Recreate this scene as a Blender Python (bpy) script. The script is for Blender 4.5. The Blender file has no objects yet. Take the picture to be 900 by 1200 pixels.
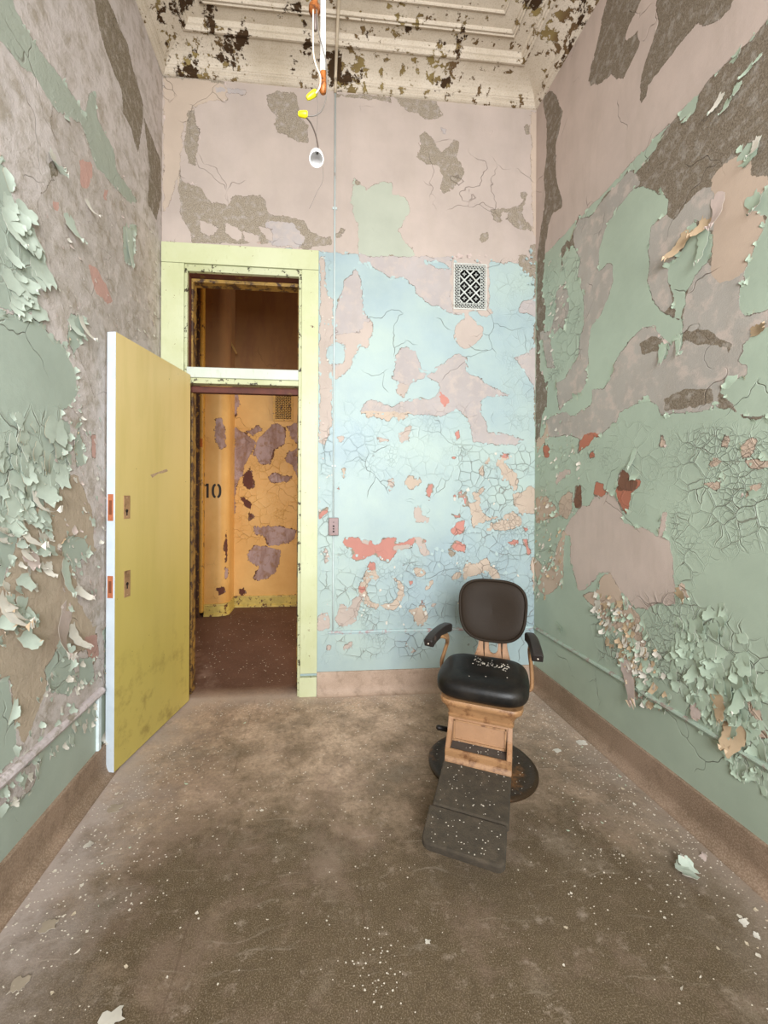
import bpy, bmesh, math, random
import numpy as np
from mathutils import Vector, Matrix
R = math.radians
SC = bpy.context.scene
COL = SC.collection
rng = random.Random(7)

# ------------------------------------------------------------------ camera
CX, D, H, W = 1.0117, 2.8274, 1.3432, 2.5633
YAW, ROLL, F, PX, PY = 0.0923, -0.0044, 486.83, 415.2, 581.8
CAM = Vector((CX, -D, H))
cd = bpy.data.cameras.new('camera'); cam = bpy.data.objects.new('camera', cd); COL.objects.link(cam)
cam.location = CAM
cam.rotation_euler = (Matrix.Rotation(-YAW, 4, 'Z') @ Matrix.Rotation(R(90), 4, 'X') @ Matrix.Rotation(-ROLL, 4, 'Z')).to_euler()
cd.sensor_fit = 'VERTICAL'; cd.sensor_height = 36; cd.sensor_width = 27
cd.lens = F / 1200 * 36
cd.shift_x = (450 - PX) / 1200; cd.shift_y = (PY - 600) / 1200
cd.clip_start = .02
SC.camera = cam

def ray(x, y):
    a = (x - PX) / F; b = -(y - PY) / F
    c, s = math.cos(ROLL), math.sin(ROLL); r, u = c*a - s*b, s*a + c*b
    c, s = math.cos(YAW), math.sin(YAW)
    return Vector((c*r + s, -s*r + c, u))
def onY(x, y, Y): v = ray(x, y); return CAM + v * ((Y - CAM.y) / v.y)
def onX(x, y, X): v = ray(x, y); return CAM + v * ((X - CAM.x) / v.x)
def onZ(x, y, Z): v = ray(x, y); return CAM + v * ((Z - CAM.z) / v.z)

# ------------------------------------------------------------------ helpers
def lin(c):
    if isinstance(c, str):
        c = [int(c[i:i+2], 16) for i in (0, 2, 4)]
    o = []
    for v in c[:3]:
        v /= 255
        o.append(v/12.92 if v <= .04045 else ((v+.055)/1.055)**2.4)
    return (*o, 1)

class NT:
    def __init__(s, name):
        s.m = bpy.data.materials.new(name); s.m.use_nodes = True
        s.t = s.m.node_tree; s.n = s.t.nodes; s.l = s.t.links; s.n.clear()
        s.out = s.n.new('ShaderNodeOutputMaterial'); s.b = s.n.new('ShaderNodeBsdfPrincipled')
        s.l.new(s.b.outputs[0], s.out.inputs[0])
        s.co = s.n.new('ShaderNodeTexCoord').outputs['Object']
    def put(s, sock, v):
        if v is None: return
        if isinstance(v, bpy.types.NodeSocket): s.l.new(v, sock)
        else: sock.default_value = v
    def math(s, op, a, b=None, c=None, clamp=False):
        n = s.n.new('ShaderNodeMath'); n.operation = op; n.use_clamp = clamp
        for i, v in enumerate((a, b, c)): s.put(n.inputs[i], v)
        return n.outputs[0]
    def attr(s, name):
        n = s.n.new('ShaderNodeAttribute'); n.attribute_name = name; return n.outputs['Fac']
    def noise(s, scale, detail=4, rough=.5, vec=None, dist=0, col=False):
        n = s.n.new('ShaderNodeTexNoise'); s.put(n.inputs['Vector'], vec or s.co)
        n.inputs['Scale'].default_value = scale; n.inputs['Detail'].default_value = detail
        n.inputs['Roughness'].default_value = rough; n.inputs['Distortion'].default_value = dist
        return n.outputs['Color' if col else 'Fac']
    def vor(s, scale, feature='DISTANCE_TO_EDGE', vec=None, rand=1, out='Distance'):
        n = s.n.new('ShaderNodeTexVoronoi'); n.feature = feature; s.put(n.inputs['Vector'], vec or s.co)
        n.inputs['Scale'].default_value = scale; n.inputs['Randomness'].default_value = rand
        return n.outputs[out]
    def map(s, scale=(1,1,1), loc=(0,0,0), rot=(0,0,0), vec=None):
        n = s.n.new('ShaderNodeMapping'); s.put(n.inputs['Vector'], vec or s.co)
        n.inputs['Scale'].default_value = scale; n.inputs['Location'].default_value = loc; n.inputs['Rotation'].default_value = rot
        return n.outputs[0]
    def warp(s, amt, scale, vec=None):
        c = s.noise(scale, 3, .5, vec, col=True)
        a = s.n.new('ShaderNodeVectorMath'); a.operation = 'SUBTRACT'; s.put(a.inputs[0], c); a.inputs[1].default_value = (.5,.5,.5)
        b = s.n.new('ShaderNodeVectorMath'); b.operation = 'MULTIPLY_ADD'; s.put(b.inputs[0], a.outputs[0]); b.inputs[1].default_value = (amt,)*3
        s.put(b.inputs[2], vec or s.co)
        return b.outputs[0]
    def mix(s, f, a, b, mode='MIX'):
        n = s.n.new('ShaderNodeMix'); n.data_type = 'RGBA'; n.blend_type = mode
        s.put(n.inputs[0], f)
        s.put(n.inputs[6], a); s.put(n.inputs[7], b)
        return n.outputs[2]
    def ramp(s, f, lo, hi):      # clamp((f-lo)/(hi-lo))
        n = s.n.new('ShaderNodeMapRange'); s.put(n.inputs[0], f)
        n.inputs[1].default_value = lo; n.inputs[2].default_value = hi
        n.inputs[3].default_value = 0; n.inputs[4].default_value = 1
        return n.outputs[0]
    def sep(s, vec=None):
        n = s.n.new('ShaderNodeSeparateXYZ'); s.put(n.inputs[0], vec or s.co); return n.outputs
    def bump(s, h, dist=.003, strength=1):
        n = s.n.new('ShaderNodeBump'); s.put(n.inputs['Height'], h); n.inputs['Distance'].default_value = dist
        n.inputs['Strength'].default_value = strength; s.l.new(n.outputs[0], s.b.inputs['Normal'])
    def done(s, col, rough=.8, metal=0, spec=.5):
        s.put(s.b.inputs['Base Color'], col); s.put(s.b.inputs['Roughness'], rough); s.put(s.b.inputs['Metallic'], metal)
        s.b.inputs['Specular IOR Level'].default_value = spec
        return s.m

def simple(name, c, rough=.6, metal=0, var=.12, scale=12, bump=0, spec=.5, dirt=None, dirt_lo=.55, dirt_hi=.7, dscale=9):
    t = NT(name); c = lin(c)
    n = t.noise(scale, 6, .65)
    dk = tuple(x*(1-var*2) for x in c[:3]) + (1,)
    lt = tuple(min(1, x*(1+var)) for x in c[:3]) + (1,)
    col = t.mix(t.ramp(n, .3, .7), dk, lt)
    if dirt: col = t.mix(t.ramp(t.noise(dscale, 8, .7), dirt_lo, dirt_hi), col, lin(dirt))
    if bump: t.bump(t.noise(scale*6, 4, .6), bump)
    return t.done(col, rough, metal, spec)

def make(name, verts, faces, mats, parent=None, mi=None, smooth=False):
    me = bpy.data.meshes.new(name); me.from_pydata([tuple(v) for v in verts], [], faces); me.update()
    o = bpy.data.objects.new(name, me); COL.objects.link(o)
    if not isinstance(mats, (list, tuple)): mats = [mats]
    for m in mats: me.materials.append(m)
    if mi is not None: me.polygons.foreach_set('material_index', mi)
    if smooth: me.polygons.foreach_set('use_smooth', [True]*len(me.polygons))
    if parent: o.parent = parent
    return o
def frombm(name, bm, mats, parent=None, smooth=False, angle=None):
    bmesh.ops.recalc_face_normals(bm, faces=bm.faces)
    me = bpy.data.meshes.new(name); bm.to_mesh(me); bm.free()
    o = bpy.data.objects.new(name, me); COL.objects.link(o)
    if not isinstance(mats, (list, tuple)): mats = [mats]
    for m in mats: me.materials.append(m)
    if smooth:
        me.polygons.foreach_set('use_smooth', [True]*len(me.polygons))
        if angle: me.set_sharp_from_angle(angle=R(angle))
    if parent: o.parent = parent
    return o
def empty(name, loc, rz=0):
    o = bpy.data.objects.new(name, None); COL.objects.link(o); o.location = loc; o.rotation_euler = (0, 0, rz); o.empty_display_size = .05
    return o
def tag(o, label=None, cat=None, group=None, kind=None):
    if label: o['label'] = label
    if cat: o['category'] = cat
    if group: o['group'] = group
    if kind: o['kind'] = kind
    return o
def box(bm, lo, hi, bev=0, M=None, seg=2, mat=0):
    r = bmesh.ops.create_cube(bm, size=1)
    vs = r['verts']
    for v in vs:
        v.co = Vector([lo[i] + (v.co[i]+.5)*(hi[i]-lo[i]) for i in range(3)])
    fs = list({f for v in vs for f in v.link_faces})
    for f in fs: f.material_index = mat
    if bev:
        es = list({e for v in vs for e in v.link_edges})
        g = bmesh.ops.bevel(bm, geom=es, offset=bev, segments=seg, affect='EDGES', profile=.6)
        vs = [v for v in g['verts']]
        vs = list({v for f in g['faces'] for v in f.verts} | set(vs))
    if M is not None:
        allv = set(vs)
        if not bev: allv = set(r['verts'])
        bmesh.ops.transform(bm, matrix=M, verts=list(allv))
def tube_data(path, rad, n=10, cap=True):
    path = [Vector(p) for p in path]; V = []; Fc = []
    rads = rad if isinstance(rad, (list, tuple)) else [rad]*len(path)
    up = None
    for i, p in enumerate(path):
        d = (path[min(i+1, len(path)-1)] - path[max(i-1, 0)]).normalized()
        if up is None:
            up = d.orthogonal().normalized()
        else:
            up = (up - d*up.dot(d)).normalized()
        sd = d.cross(up)
        for k in range(n):
            a = 2*math.pi*k/n
            V.append(p + (up*math.cos(a) + sd*math.sin(a))*rads[i])
    for i in range(len(path)-1):
        for k in range(n):
            a, b = i*n+k, i*n+(k+1) % n
            Fc.append((a, b, b+n, a+n))
    if cap:
        Fc.append(tuple(range(n-1, -1, -1))); Fc.append(tuple(range((len(path)-1)*n, len(path)*n)))
    return V, Fc
def tube(name, path, rad, mat, parent=None, n=10):
    V, Fc = tube_data(path, rad, n)
    return make(name, V, Fc, mat, parent, smooth=True)
def spline(pts, m=8):
    pts = [Vector(p) for p in pts]; P = [pts[0]*2-pts[1]] + pts + [pts[-1]*2-pts[-2]]; out = []
    for i in range(1, len(P)-2):
        a, b, c, d = P[i-1:i+3]
        for k in range(m):
            t = k/m
            out.append(.5*((2*b) + (c-a)*t + (2*a-5*b+4*c-d)*t*t + (3*b-a-3*c+d)*t**3))
    out.append(pts[-1]); return out
def lathe(name, prof, mat, parent=None, n=32, smooth=True, M=None, cap=3):
    V = []; Fc = []
    for r, z in prof:
        for k in range(n):
            a = 2*math.pi*k/n; v = Vector((r*math.cos(a), r*math.sin(a), z)); V.append(M @ v if M else v)
    for i in range(len(prof)-1):
        for k in range(n):
            a, b = i*n+k, i*n+(k+1) % n
            Fc.append((a, b, b+n, a+n))
    if cap & 1: Fc.append(tuple(range(n-1, -1, -1)))
    if cap & 2: Fc.append(tuple(range((len(prof)-1)*n, len(prof)*n)))
    o = make(name, V, Fc, mat, parent, smooth=smooth)
    if smooth: o.data.set_sharp_from_angle(angle=R(40))
    return o
def sweep(name, prof, path, mat, parent=None, normals=None):
    """prof: (out, z) points; path: list of (x,y,nx,ny) wall stations"""
    V = []; Fc = []; n = len(prof)
    for x, y, nx, ny in path:
        for o_, z in prof: V.append((x+nx*o_, y+ny*o_, z))
    for i in range(len(path)-1):
        for k in range(n-1):
            a = i*n+k; Fc.append((a, a+1, a+1+n, a+n))
    return make(name, V, Fc, mat, parent)

# ------------------------------------------------------------------ painted walls: layers of paint as fields in metres
CL = ['g', 'k', 's', 'd', 'p', 'o', 'm']     # bottom to top over bare plaster 'b'
def poly_sd(U, Z, P):
    """signed distance (positive inside) of grid points to polygon P [(u,z)]"""
    P = np.array(P); n = len(P); d = np.full(U.shape, 9.); ins = np.zeros(U.shape, bool)
    for i in range(n):
        a = P[i]; b = P[(i+1) % n]; ab = b-a; L = ab@ab+1e-12
        t = np.clip(((U-a[0])*ab[0]+(Z-a[1])*ab[1])/L, 0, 1)
        d = np.minimum(d, np.hypot(U-a[0]-t*ab[0], Z-a[1]-t*ab[1]))
        c = ((a[1] > Z) != (b[1] > Z))
        with np.errstate(divide='ignore', invalid='ignore'):
            xx = (b[0]-a[0])*(Z-a[1])/(b[1]-a[1]+1e-15)+a[0]
        ins ^= c & (U < xx)
    return np.where(ins, d, -d)
LIM = .06
def wall(name, us, zs, to3, unproj, base, polys, crack, mat, skip=None):
    us = np.array(us); zs = np.array(zs)
    Z, U = np.meshgrid(zs, us, indexing='ij')
    Fd = {c: np.full(U.shape, -LIM) for c in CL}
    base(Fd, U, Z)
    def local(P, pad, fn):
        u0, u1 = min(p[0] for p in P)-pad, max(p[0] for p in P)+pad
        z0, z1 = min(p[1] for p in P)-pad, max(p[1] for p in P)+pad
        a, b = np.searchsorted(us, [u0, u1]); c, d = np.searchsorted(zs, [z0, z1])
        if b <= a or d <= c: return
        sl = (slice(c, d), slice(a, b))
        fn(sl, np.clip(poly_sd(U[sl], Z[sl], P), -LIM, LIM))
    for cls, pts in polys:
        P = [unproj(x, y) for x, y in pts]
        def fn(sl, sd):
            k = CL.index(cls) if cls != 'b' else -1
            for c in CL[k+1:]: Fd[c][sl] = np.minimum(Fd[c][sl], -sd)
            if k >= 0: Fd[cls][sl] = np.maximum(Fd[cls][sl], sd)
        local(P, LIM, fn)
    ck = np.zeros(U.shape)
    for amt, pts in crack:
        P = [unproj(x, y) for x, y in pts]
        def fn(sl, sd):
            ck[sl] = np.maximum(ck[sl], amt*np.clip(sd/.05+.5, 0, 1))
        local(P, LIM, fn)
    V = [to3(u, z) for z in zs for u in us]
    nu = len(us); Fc = []
    for j in range(len(zs)-1):
        for i in range(nu-1):
            if skip and skip((us[i]+us[i+1])/2, (zs[j]+zs[j+1])/2): continue
            a = j*nu+i; Fc.append((a, a+1, a+1+nu, a+nu))
    o = make(name, V, Fc, mat); o['kind'] = 'structure'
    for c in CL:
        at = o.data.attributes.new('f_'+c, 'FLOAT', 'POINT'); at.data.foreach_set('value', Fd[c].ravel().astype(np.float32))
    at = o.data.attributes.new('crk', 'FLOAT', 'POINT'); at.data.foreach_set('value', ck.ravel().astype(np.float32))
    return o, Fd, us, zs

def paint_mat(name, cols, jag=.022, rough_low=.9, gloss=.5, cscale=14, stipple=1.0, lines=None, mot=.15, lstr=.6, streak=True, mscale=28, tex=1.0):
    t = NT(name)
    n1 = t.noise(9, 10, .62); n2 = t.noise(45, 6, .6)
    n = t.math('ADD', t.math('MULTIPLY', t.math('SUBTRACT', n1, .5), jag*2.2), t.math('MULTIPLY', t.math('SUBTRACT', n2, .5), jag))
    fine = t.noise(160, 4, .65); med = t.noise(28, 8, .62); big = t.noise(2.6, 6, .6)
    motn = t.noise(4, 10, .66, t.map((2.2, 2.2, .6))) if streak else t.noise(11, 14, .74, t.warp(.08, 4))
    # bare plaster with its grain
    b = lin(cols['b']); bd = lin(cols.get('b2', tuple(int(x*.72) for x in cols['b'])))
    col = t.mix(t.ramp(fine, .40, .62), bd, b)
    col = t.mix(t.math('MULTIPLY', t.ramp(med, .5, .68), .55), col, lin(cols['g']))
    h = t.math('MULTIPLY', fine, .45*stipple)
    for c in CL:
        ext = .012 if c in 'gk' else 0
        m = t.math('MULTIPLY_ADD', t.math('ADD', t.math('ADD', t.attr('f_'+c), n), ext), 700, .5, clamp=True)
        base = lin(cols[c]); dk = tuple(x*(.86) for x in base[:3])+(1,)
        cc = t.mix(t.ramp(big, .35, .65), base, dk)
        if c == 'm' and 'm2' in cols: cc = t.mix(t.ramp(t.noise(1.3, 8, .62, t.map(loc=(2, 5, 4))), .38, .62), cc, lin(cols['m2']))
        if c in 'gp':
            cc = t.mix(t.math('MULTIPLY', t.ramp(motn, .46, .62), mot), cc, lin(cols['b']))
        if c == 'g':
            cc = t.mix(t.math('MULTIPLY', t.ramp(t.noise(14, 8, .65), .5, .62), .6), cc, lin(cols['p']))
        col = t.mix(m, col, cc)
        rel = {'g': .12, 'k': .15, 's': .12, 'd': .02, 'p': .3, 'o': .35, 'm': .6}[c]
        h = t.math('ADD', t.math('MULTIPLY', h, t.math('SUBTRACT', 1, t.math('MULTIPLY', m, .35 if c in 'gd' else .75))), t.math('MULTIPLY', m, rel))
        # the ragged rim of each coat lets the darker ground show
        if c in 'mop':
            f = t.math('ADD', t.attr('f_'+c), n)
            rim = t.math('SUBTRACT', 1, t.math('MULTIPLY', t.math('ABSOLUTE', t.math('ADD', f, .0015)), 420), clamp=True)
            col = t.mix(t.math('MULTIPLY', rim, t.ramp(t.noise(11, 3, .5), .4, .62)), col, lin(cols['edge']))
        if c == 'm': mm = m
    # crazed paint: cracks through to the ground
    wv = t.warp(.06, 7)
    v1 = t.vor(cscale, vec=wv); v2 = t.vor(cscale*2.7, vec=wv)
    ck = t.attr('crk'); gate = t.noise(5, 4, .5)
    w1 = t.math('MULTIPLY', ck, t.ramp(gate, .32, .62))
    l1 = t.math('MULTIPLY', t.math('SUBTRACT', 1, t.math('DIVIDE', v1, .03), clamp=True), w1)
    w2 = t.math('MULTIPLY', ck, t.ramp(t.noise(4, 4, .5, t.map(loc=(3, 1, 7))), .5, .66))
    l2 = t.math('MULTIPLY', t.math('SUBTRACT', 1, t.math('DIVIDE', v2, .04), clamp=True), t.math('MULTIPLY', w2, .75))
    # a few long wandering cracks everywhere
    v3 = t.vor(2.3, vec=t.warp(.35, 3.5)); g3 = t.ramp(t.noise(3.1, 3, .5, t.map(loc=(9, 4, 2))), .52, .6)
    l3 = t.math('MULTIPLY', t.math('SUBTRACT', 1, t.math('DIVIDE', v3, .005), clamp=True), g3)
    lines_ = t.math('MAXIMUM', t.math('MAXIMUM', l1, l2), t.math('MULTIPLY', l3, .8))
    col = t.mix(t.math('MULTIPLY', t.ramp(lines_, .15, .7), lstr), col, lin(cols['edge']))
    # curled plate rims
    lift = t.math('MULTIPLY', t.math('POWER', t.math('SUBTRACT', 1, t.math('DIVIDE', v1, .16), clamp=True), 2), t.math('MULTIPLY', w1, .9))
    lift2 = t.math('MULTIPLY', t.math('POWER', t.math('SUBTRACT', 1, t.math('DIVIDE', v2, .2), clamp=True), 2), t.math('MULTIPLY', w2, .5))
    h = t.math('ADD', h, t.math('ADD', lift, lift2))
    h = t.math('SUBTRACT', h, t.math('MULTIPLY', lines_, 1.2))
    h = t.math('ADD', h, t.math('MULTIPLY', med, .25))
    if not streak: h = t.math('ADD', h, t.math('MULTIPLY', t.math('MULTIPLY', motn, t.math('SUBTRACT', 1, t.math('MULTIPLY', mm, .9))), 3.2*tex))
    t.bump(h, .004, .9)
    rough = t.math('SUBTRACT', rough_low, t.math('MULTIPLY', mm, rough_low-gloss))
    return t.done(col, rough, spec=.35)

def grid(a, b, fine_a, fine_b, st, extra=(), coarse=.12):
    s = set()
    x = fine_a
    while x <= fine_b+1e-9: s.add(round(x, 4)); x += st
    x = fine_a
    while x > a: s.add(round(x, 4)); x -= coarse
    x = fine_b
    while x < b: s.add(round(x, 4)); x += coarse
    s |= {round(a, 4), round(b, 4)} | {round(e, 4) for e in extra}
    ex = {round(e, 4) for e in extra} | {round(a, 4), round(b, 4)}
    out = []
    for v in sorted(s):
        if v < a-1e-6 or v > b+1e-6: continue
        if v not in ex and any(abs(v-e) < st*.35 for e in ex): continue
        out.append(v)
    return out
YR = -4.6      # rear wall, behind the camera
ZC = 4.105     # foot of cornice
ZT = 4.25      # ceiling
# ------------------------------------------------------------------ where each coat has come away (outlines read off the wall faces)
BACK = [
 ('b',[(187,88),(250,92),(262,100),(240,106),(200,108),(187,112)]),
 ('k',[(188,95),(240,97),(258,102),(262,118),(240,122),(225,126),(214,135),(211,160),(208,190),(203,220),(195,245),(188,250)]),
 ('b',[(213,128),(224,128),(225,144),(231,157),(228,175),(226,194),(218,192),(213,178),(213,160),(214,142)]),
 ('b',[(206,205),(212,214),(228,219),(233,224),(240,236),(245,241),(255,240),(264,242),(269,232),(275,229),(285,232),(290,229),(302,230),(309,237),(312,250),(319,254),(332,253),(343,256),(353,260),(358,269),(373,278),(385,278),(386,285),(376,288),(357,292),(330,290),(318,286),(223,286),(222,275),(213,262),(208,250),(208,235),(203,215)]),
 ('g',[(310,262),(340,264),(352,280),(345,292),(315,288)]),
 ('p',[(232,262),(244,263),(252,270),(248,278),(240,279),(233,273)]),
 ('p',[(264,264),(276,268),(281,274),(280,285),(272,283),(262,274)]),
 ('p',[(283,272),(300,277),(302,284),(284,284)]),
 ('p',[(299,266),(315,270),(319,284),(312,283),(306,275)]),
 ('s',[(297,286),(303,285),(303,288),(297,288)]),
 ('b',[(307,112),(322,108),(340,110),(344,115),(347,137),(357,148),(357,167),(346,167),(338,162),(330,158),(321,156),(317,146),(321,136),(311,123)]),
 ('g',[(245,100),(262,104),(285,106),(282,112),(262,110),(248,112)]),
 ('o',[(412,209),(415,212),(420,217),(427,223),(434,216),(440,214),(455,215),(457,227),(470,231),(477,240),(477,248),(468,262),(463,270),(470,280),(480,290),(485,305),(500,320),(430,310),(418,305),(417,265),(411,248),(413,240),(407,238),(410,225)]),
 ('b',[(411,217),(413,208),(420,214),(417,218)]),
 ('b',[(390,275),(398,266),(402,269),(396,279),(391,279)]),
 ('b',[(389,110),(420,110),(452,114),(456,120),(440,117),(410,115),(389,114)]),
 ('b',[(494,153),(503,162),(510,172),(514,177),(522,171),(528,163),(534,164),(533,180),(537,192),(539,202),(535,212),(526,220),(518,227),(512,222),(513,214),(517,207),(512,199),(511,193),(497,192),(486,184),(488,172),(489,160)]),
 ('b',[(455,110),(480,112),(508,116),(512,128),(515,135),(500,140),(492,140),(487,132),(475,130),(465,122)]),
 ('g',[(513,148),(520,150),(519,157),(514,154)]),
 ('b',[(573,245),(585,243),(596,242),(605,238),(610,233),(608,225),(614,225),(613,235),(610,247),(612,255),(620,262),(625,272),(615,265),(605,267),(597,262),(590,256),(580,261),(576,257)]),
 ('p',[(586,246),(593,247),(592,255),(584,254)]),
 ('b',[(562,272),(568,270),(570,278),(562,283),(558,279)]),
 ('b',[(610,146),(614,145),(617,156),(612,155)]),
 ('k',[(618,130),(629,130),(629,285),(622,270),(619,200)]),
 ('b',[(618,283),(630,283),(630,520),(626,500),(624,440),(624,400),(624,340),(621,310)]),
 ('b',[(606,297),(614,296),(620,305),(621,322),(612,318),(605,310)]),
 ('g',[(605,361),(612,351),(626,348),(627,372),(616,366),(607,365)]),
 ('g',[(602,417),(614,412),(628,400),(628,455),(620,445),(612,432)]),
 ('g',[(419,308),(418,296),(430,300),(500,300),(530,300),(530,358),(545,362),(535,368),(525,366),(513,360),(502,357),(494,350),(487,345),(483,336),(475,330),(470,326),(455,325),(447,320),(440,316),(428,310)]),
 ('m',[(497,306),(520,307),(526,315),(512,314)]),
 ('g',[(414,312),(418,318),(421,330),(423,345),(424,365),(429,373),(434,376),(436,390),(431,397),(433,405),(428,408),(420,405),(415,410),(412,422),(410,430),(405,435),(398,442),(391,446),(391,430),(384,437),(386,428),(400,425),(403,405),(396,402),(391,396),(391,365),(396,350),(401,330),(409,323)]),
 ('p',[(391,392),(420,390),(425,377),(434,376),(436,390),(431,397),(433,405),(428,408),(420,405),(412,422),(410,430),(405,435),(398,442),(392,446),(384,437),(400,425),(403,405),(392,400)]),
 ('p',[(373,300),(380,300),(378,318),(381,345),(389,352),(389,402),(382,408),(381,420),(388,428),(388,500),(380,522),(373,520)]),
 ('g',[(421,483),(425,474),(433,467),(442,470),(460,476),(470,470),(480,467),(500,467),(512,462),(514,450),(505,445),(498,440),(512,428),(530,440),(535,480),(515,487),(480,485),(470,486),(421,485)]),
 ('g',[(511,430),(535,412),(545,418),(546,434),(560,442),(572,450),(585,456),(596,461),(585,463),(570,463),(563,470),(562,480),(568,490),(571,505),(600,508),(612,514),(605,520),(572,519),(553,518),(551,500),(547,487),(535,480),(520,470),(512,450)]),
 ('g',[(468,408),(476,406),(485,411),(489,420),(493,432),(500,435),(495,444),(486,446),(480,448),(478,455),(476,462),(470,462),(463,458),(466,452),(463,445),(457,443),(461,440),(461,420)]),
 ('p',[(463,455),(466,447),(478,450),(477,460),(472,465),(464,460)]),
 ('m',[(478,450),(490,444),(502,443),(512,450),(512,463),(500,466),(482,466)]),
 ('k',[(423,484),(480,485),(475,490),(467,494),(460,488),(455,494),(448,491),(438,489),(430,489)]),
 ('p',[(527,303),(535,296),(548,300),(560,298),(572,304),(572,318),(571,358),(576,365),(570,370),(560,368),(557,363),(548,365),(548,368),(556,374),(563,382),(564,392),(560,400),(556,403),(545,408),(538,406),(534,400),(530,392),(530,382),(536,377),(545,373),(542,367),(530,365),(526,350)]),
 ('s',[(514,458),(524,464),(526,470),(520,475),(515,470)]),
 ('s',[(532,505),(537,503),(539,512),(534,516)]),
 ('p',[(395,512),(402,512),(402,518),(396,520)]),
 ('p',[(440,511),(455,514),(456,518),(445,518)]),
 ('p',[(466,508),(474,500),(480,497),(484,499),(478,510),(478,516),(468,518)]),
 ('k',[(473,565),(477,557),(483,558),(485,562),(492,559),(494,564),(488,569),(482,574),(474,570)]),
 ('s',[(499,575),(502,567),(508,566),(507,577),(503,583),(500,580)]),
 ('s',[(500,585),(506,583),(504,587)]),
 ('s',[(374,601),(383,596),(387,598),(381,604),(376,610),(373,609)]),
 ('k',[(401,550),(404,548),(404,560),(401,562)]),
 ('s',[(394,572),(398,567),(399,574),(395,577)]),
 ('p',[(487,593),(492,592),(494,604),(504,606),(503,612),(487,611),(485,606)]),
 ('p',[(455,562),(460,560),(463,568),(457,577),(455,572)]),
 ('k',[(551,574),(558,575),(563,570),(568,570),(566,575),(563,580),(562,590),(566,598),(573,604),(582,605),(570,610),(560,613),(553,620),(552,600),(550,588),(556,588),(561,585),(555,583)]),
 ('k',[(562,550),(565,545),(566,556),(561,553)]),
 ('k',[(567,542),(573,533),(574,541),(570,543)]),
 ('k',[(580,543),(584,536),(596,531),(598,535),(592,540),(596,546),(603,550),(608,562),(604,574),(598,570),(596,562),(589,562),(586,556),(588,549)]),
 ('s',[(586,530),(598,529),(597,533),(588,536)]),
 ('k',[(601,577),(612,573),(622,567),(627,570),(627,600),(612,602),(607,597),(604,590)]),
 ('k',[(570,620),(575,612),(590,608),(592,600),(600,598),(611,603),(613,612),(600,618),(590,621),(575,621)]),
 ('s',[(592,635),(598,631),(607,630),(610,636),(600,638)]),
 ('s',[(613,616),(618,614),(621,620),(616,623)]),
 ('s',[(612,630),(618,628),(620,640),(625,645),(624,650),(618,648),(617,640)]),
 ('k',[(624,650),(623,655),(626,690),(629,700),(629,650)]),
 ('k',[(544,663),(548,657),(556,660),(571,653),(577,660),(581,664),(588,676),(580,678),(573,670),(565,670),(552,675),(545,680),(543,672)]),
 ('k',[(530,675),(537,670),(541,668),(540,676),(531,680)]),
 ('s',[(528,620),(535,611),(545,608),(546,616),(543,624),(535,628),(529,625)]),
 ('s',[(529,640),(535,632),(548,637),(545,647),(535,645)]),
 ('b',[(527,643),(533,645),(532,652),(527,651)]),
 ('s',[(541,580),(546,576),(548,590),(543,592)]),
 ('s',[(531,579),(533,576),(535,583),(532,585)]),
 ('s',[(530,602),(538,603),(540,596),(540,606),(534,606)]),
 ('s',[(537,576),(541,574),(541,583),(538,584)]),
 ('s',[(529,533),(534,534),(533,538),(529,537)]),
 ('s',[(402,634),(405,630),(413,629),(425,630),(436,633),(441,639),(447,632),(454,629),(466,629),(463,637),(475,634),(486,628),(489,630),(485,638),(479,643),(468,646),(460,655),(456,658),(447,656),(441,649),(434,653),(428,655),(418,657),(411,653),(415,647),(412,643),(403,640)]),
 ('p',[(425,633),(432,633),(431,638),(426,636)]),
 ('p',[(462,638),(480,638),(481,641),(466,645),(462,643)]),
 ('p',[(486,628),(495,630),(500,640),(505,648),(497,652),(493,640),(487,636)]),
 ('s',[(496,631),(501,632),(500,636),(496,635)]),
 ('k',[(431,668),(437,668),(443,671),(446,676),(441,680),(436,676),(432,684),(430,695),(434,702),(440,706),(449,708),(460,707),(466,700),(468,690),(466,682),(458,675),(463,675),(470,682),(475,687),(475,697),(470,706),(464,714),(455,713),(448,710),(442,714),(436,712),(428,707),(427,700),(421,695),(421,683),(428,676)]),
 ('s',[(430,660),(435,657),(441,659),(441,668),(434,669),(430,665)]),
 ('s',[(396,668),(403,668),(401,673)]),
 ('s',[(421,687),(429,688),(429,696),(421,694)]),
 ('s',[(468,660),(475,660),(474,663)]),
 ('s',[(480,680),(485,680),(484,686),(481,686)]),
 ('p',[(399,707),(411,710),(413,703),(420,697),(426,697),(427,703),(421,715),(419,728),(410,733),(398,734),(395,726),(398,715)]),
 ('k',[(487,712),(494,708),(500,703),(501,717),(503,724),(499,731),(490,732),(486,722),(480,714)]),
 ('s',[(494,702),(499,701),(498,707),(495,707)]),
 ('k',[(484,668),(490,664),(498,666),(500,672),(494,676),(489,674)]),
 ('k',[(499,690),(507,678),(510,676),(509,683),(502,690)]),
 ('p',[(502,712),(508,706),(514,703),(516,705),(510,711)]),
 ('p',[(373,722),(384,718),(388,727),(389,735),(379,740),(373,738)]),
 ('p',[(380,640),(386,645),(387,657),(382,660)]),
 ('p',[(403,757),(414,752),(415,760),(404,762)]),
 ('s',[(476,756),(484,757),(481,760)]),
 ('p',[(478,753),(488,762),(484,763)]),
 ('p',[(384,757),(390,756),(388,762),(384,762)]),
]
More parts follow.
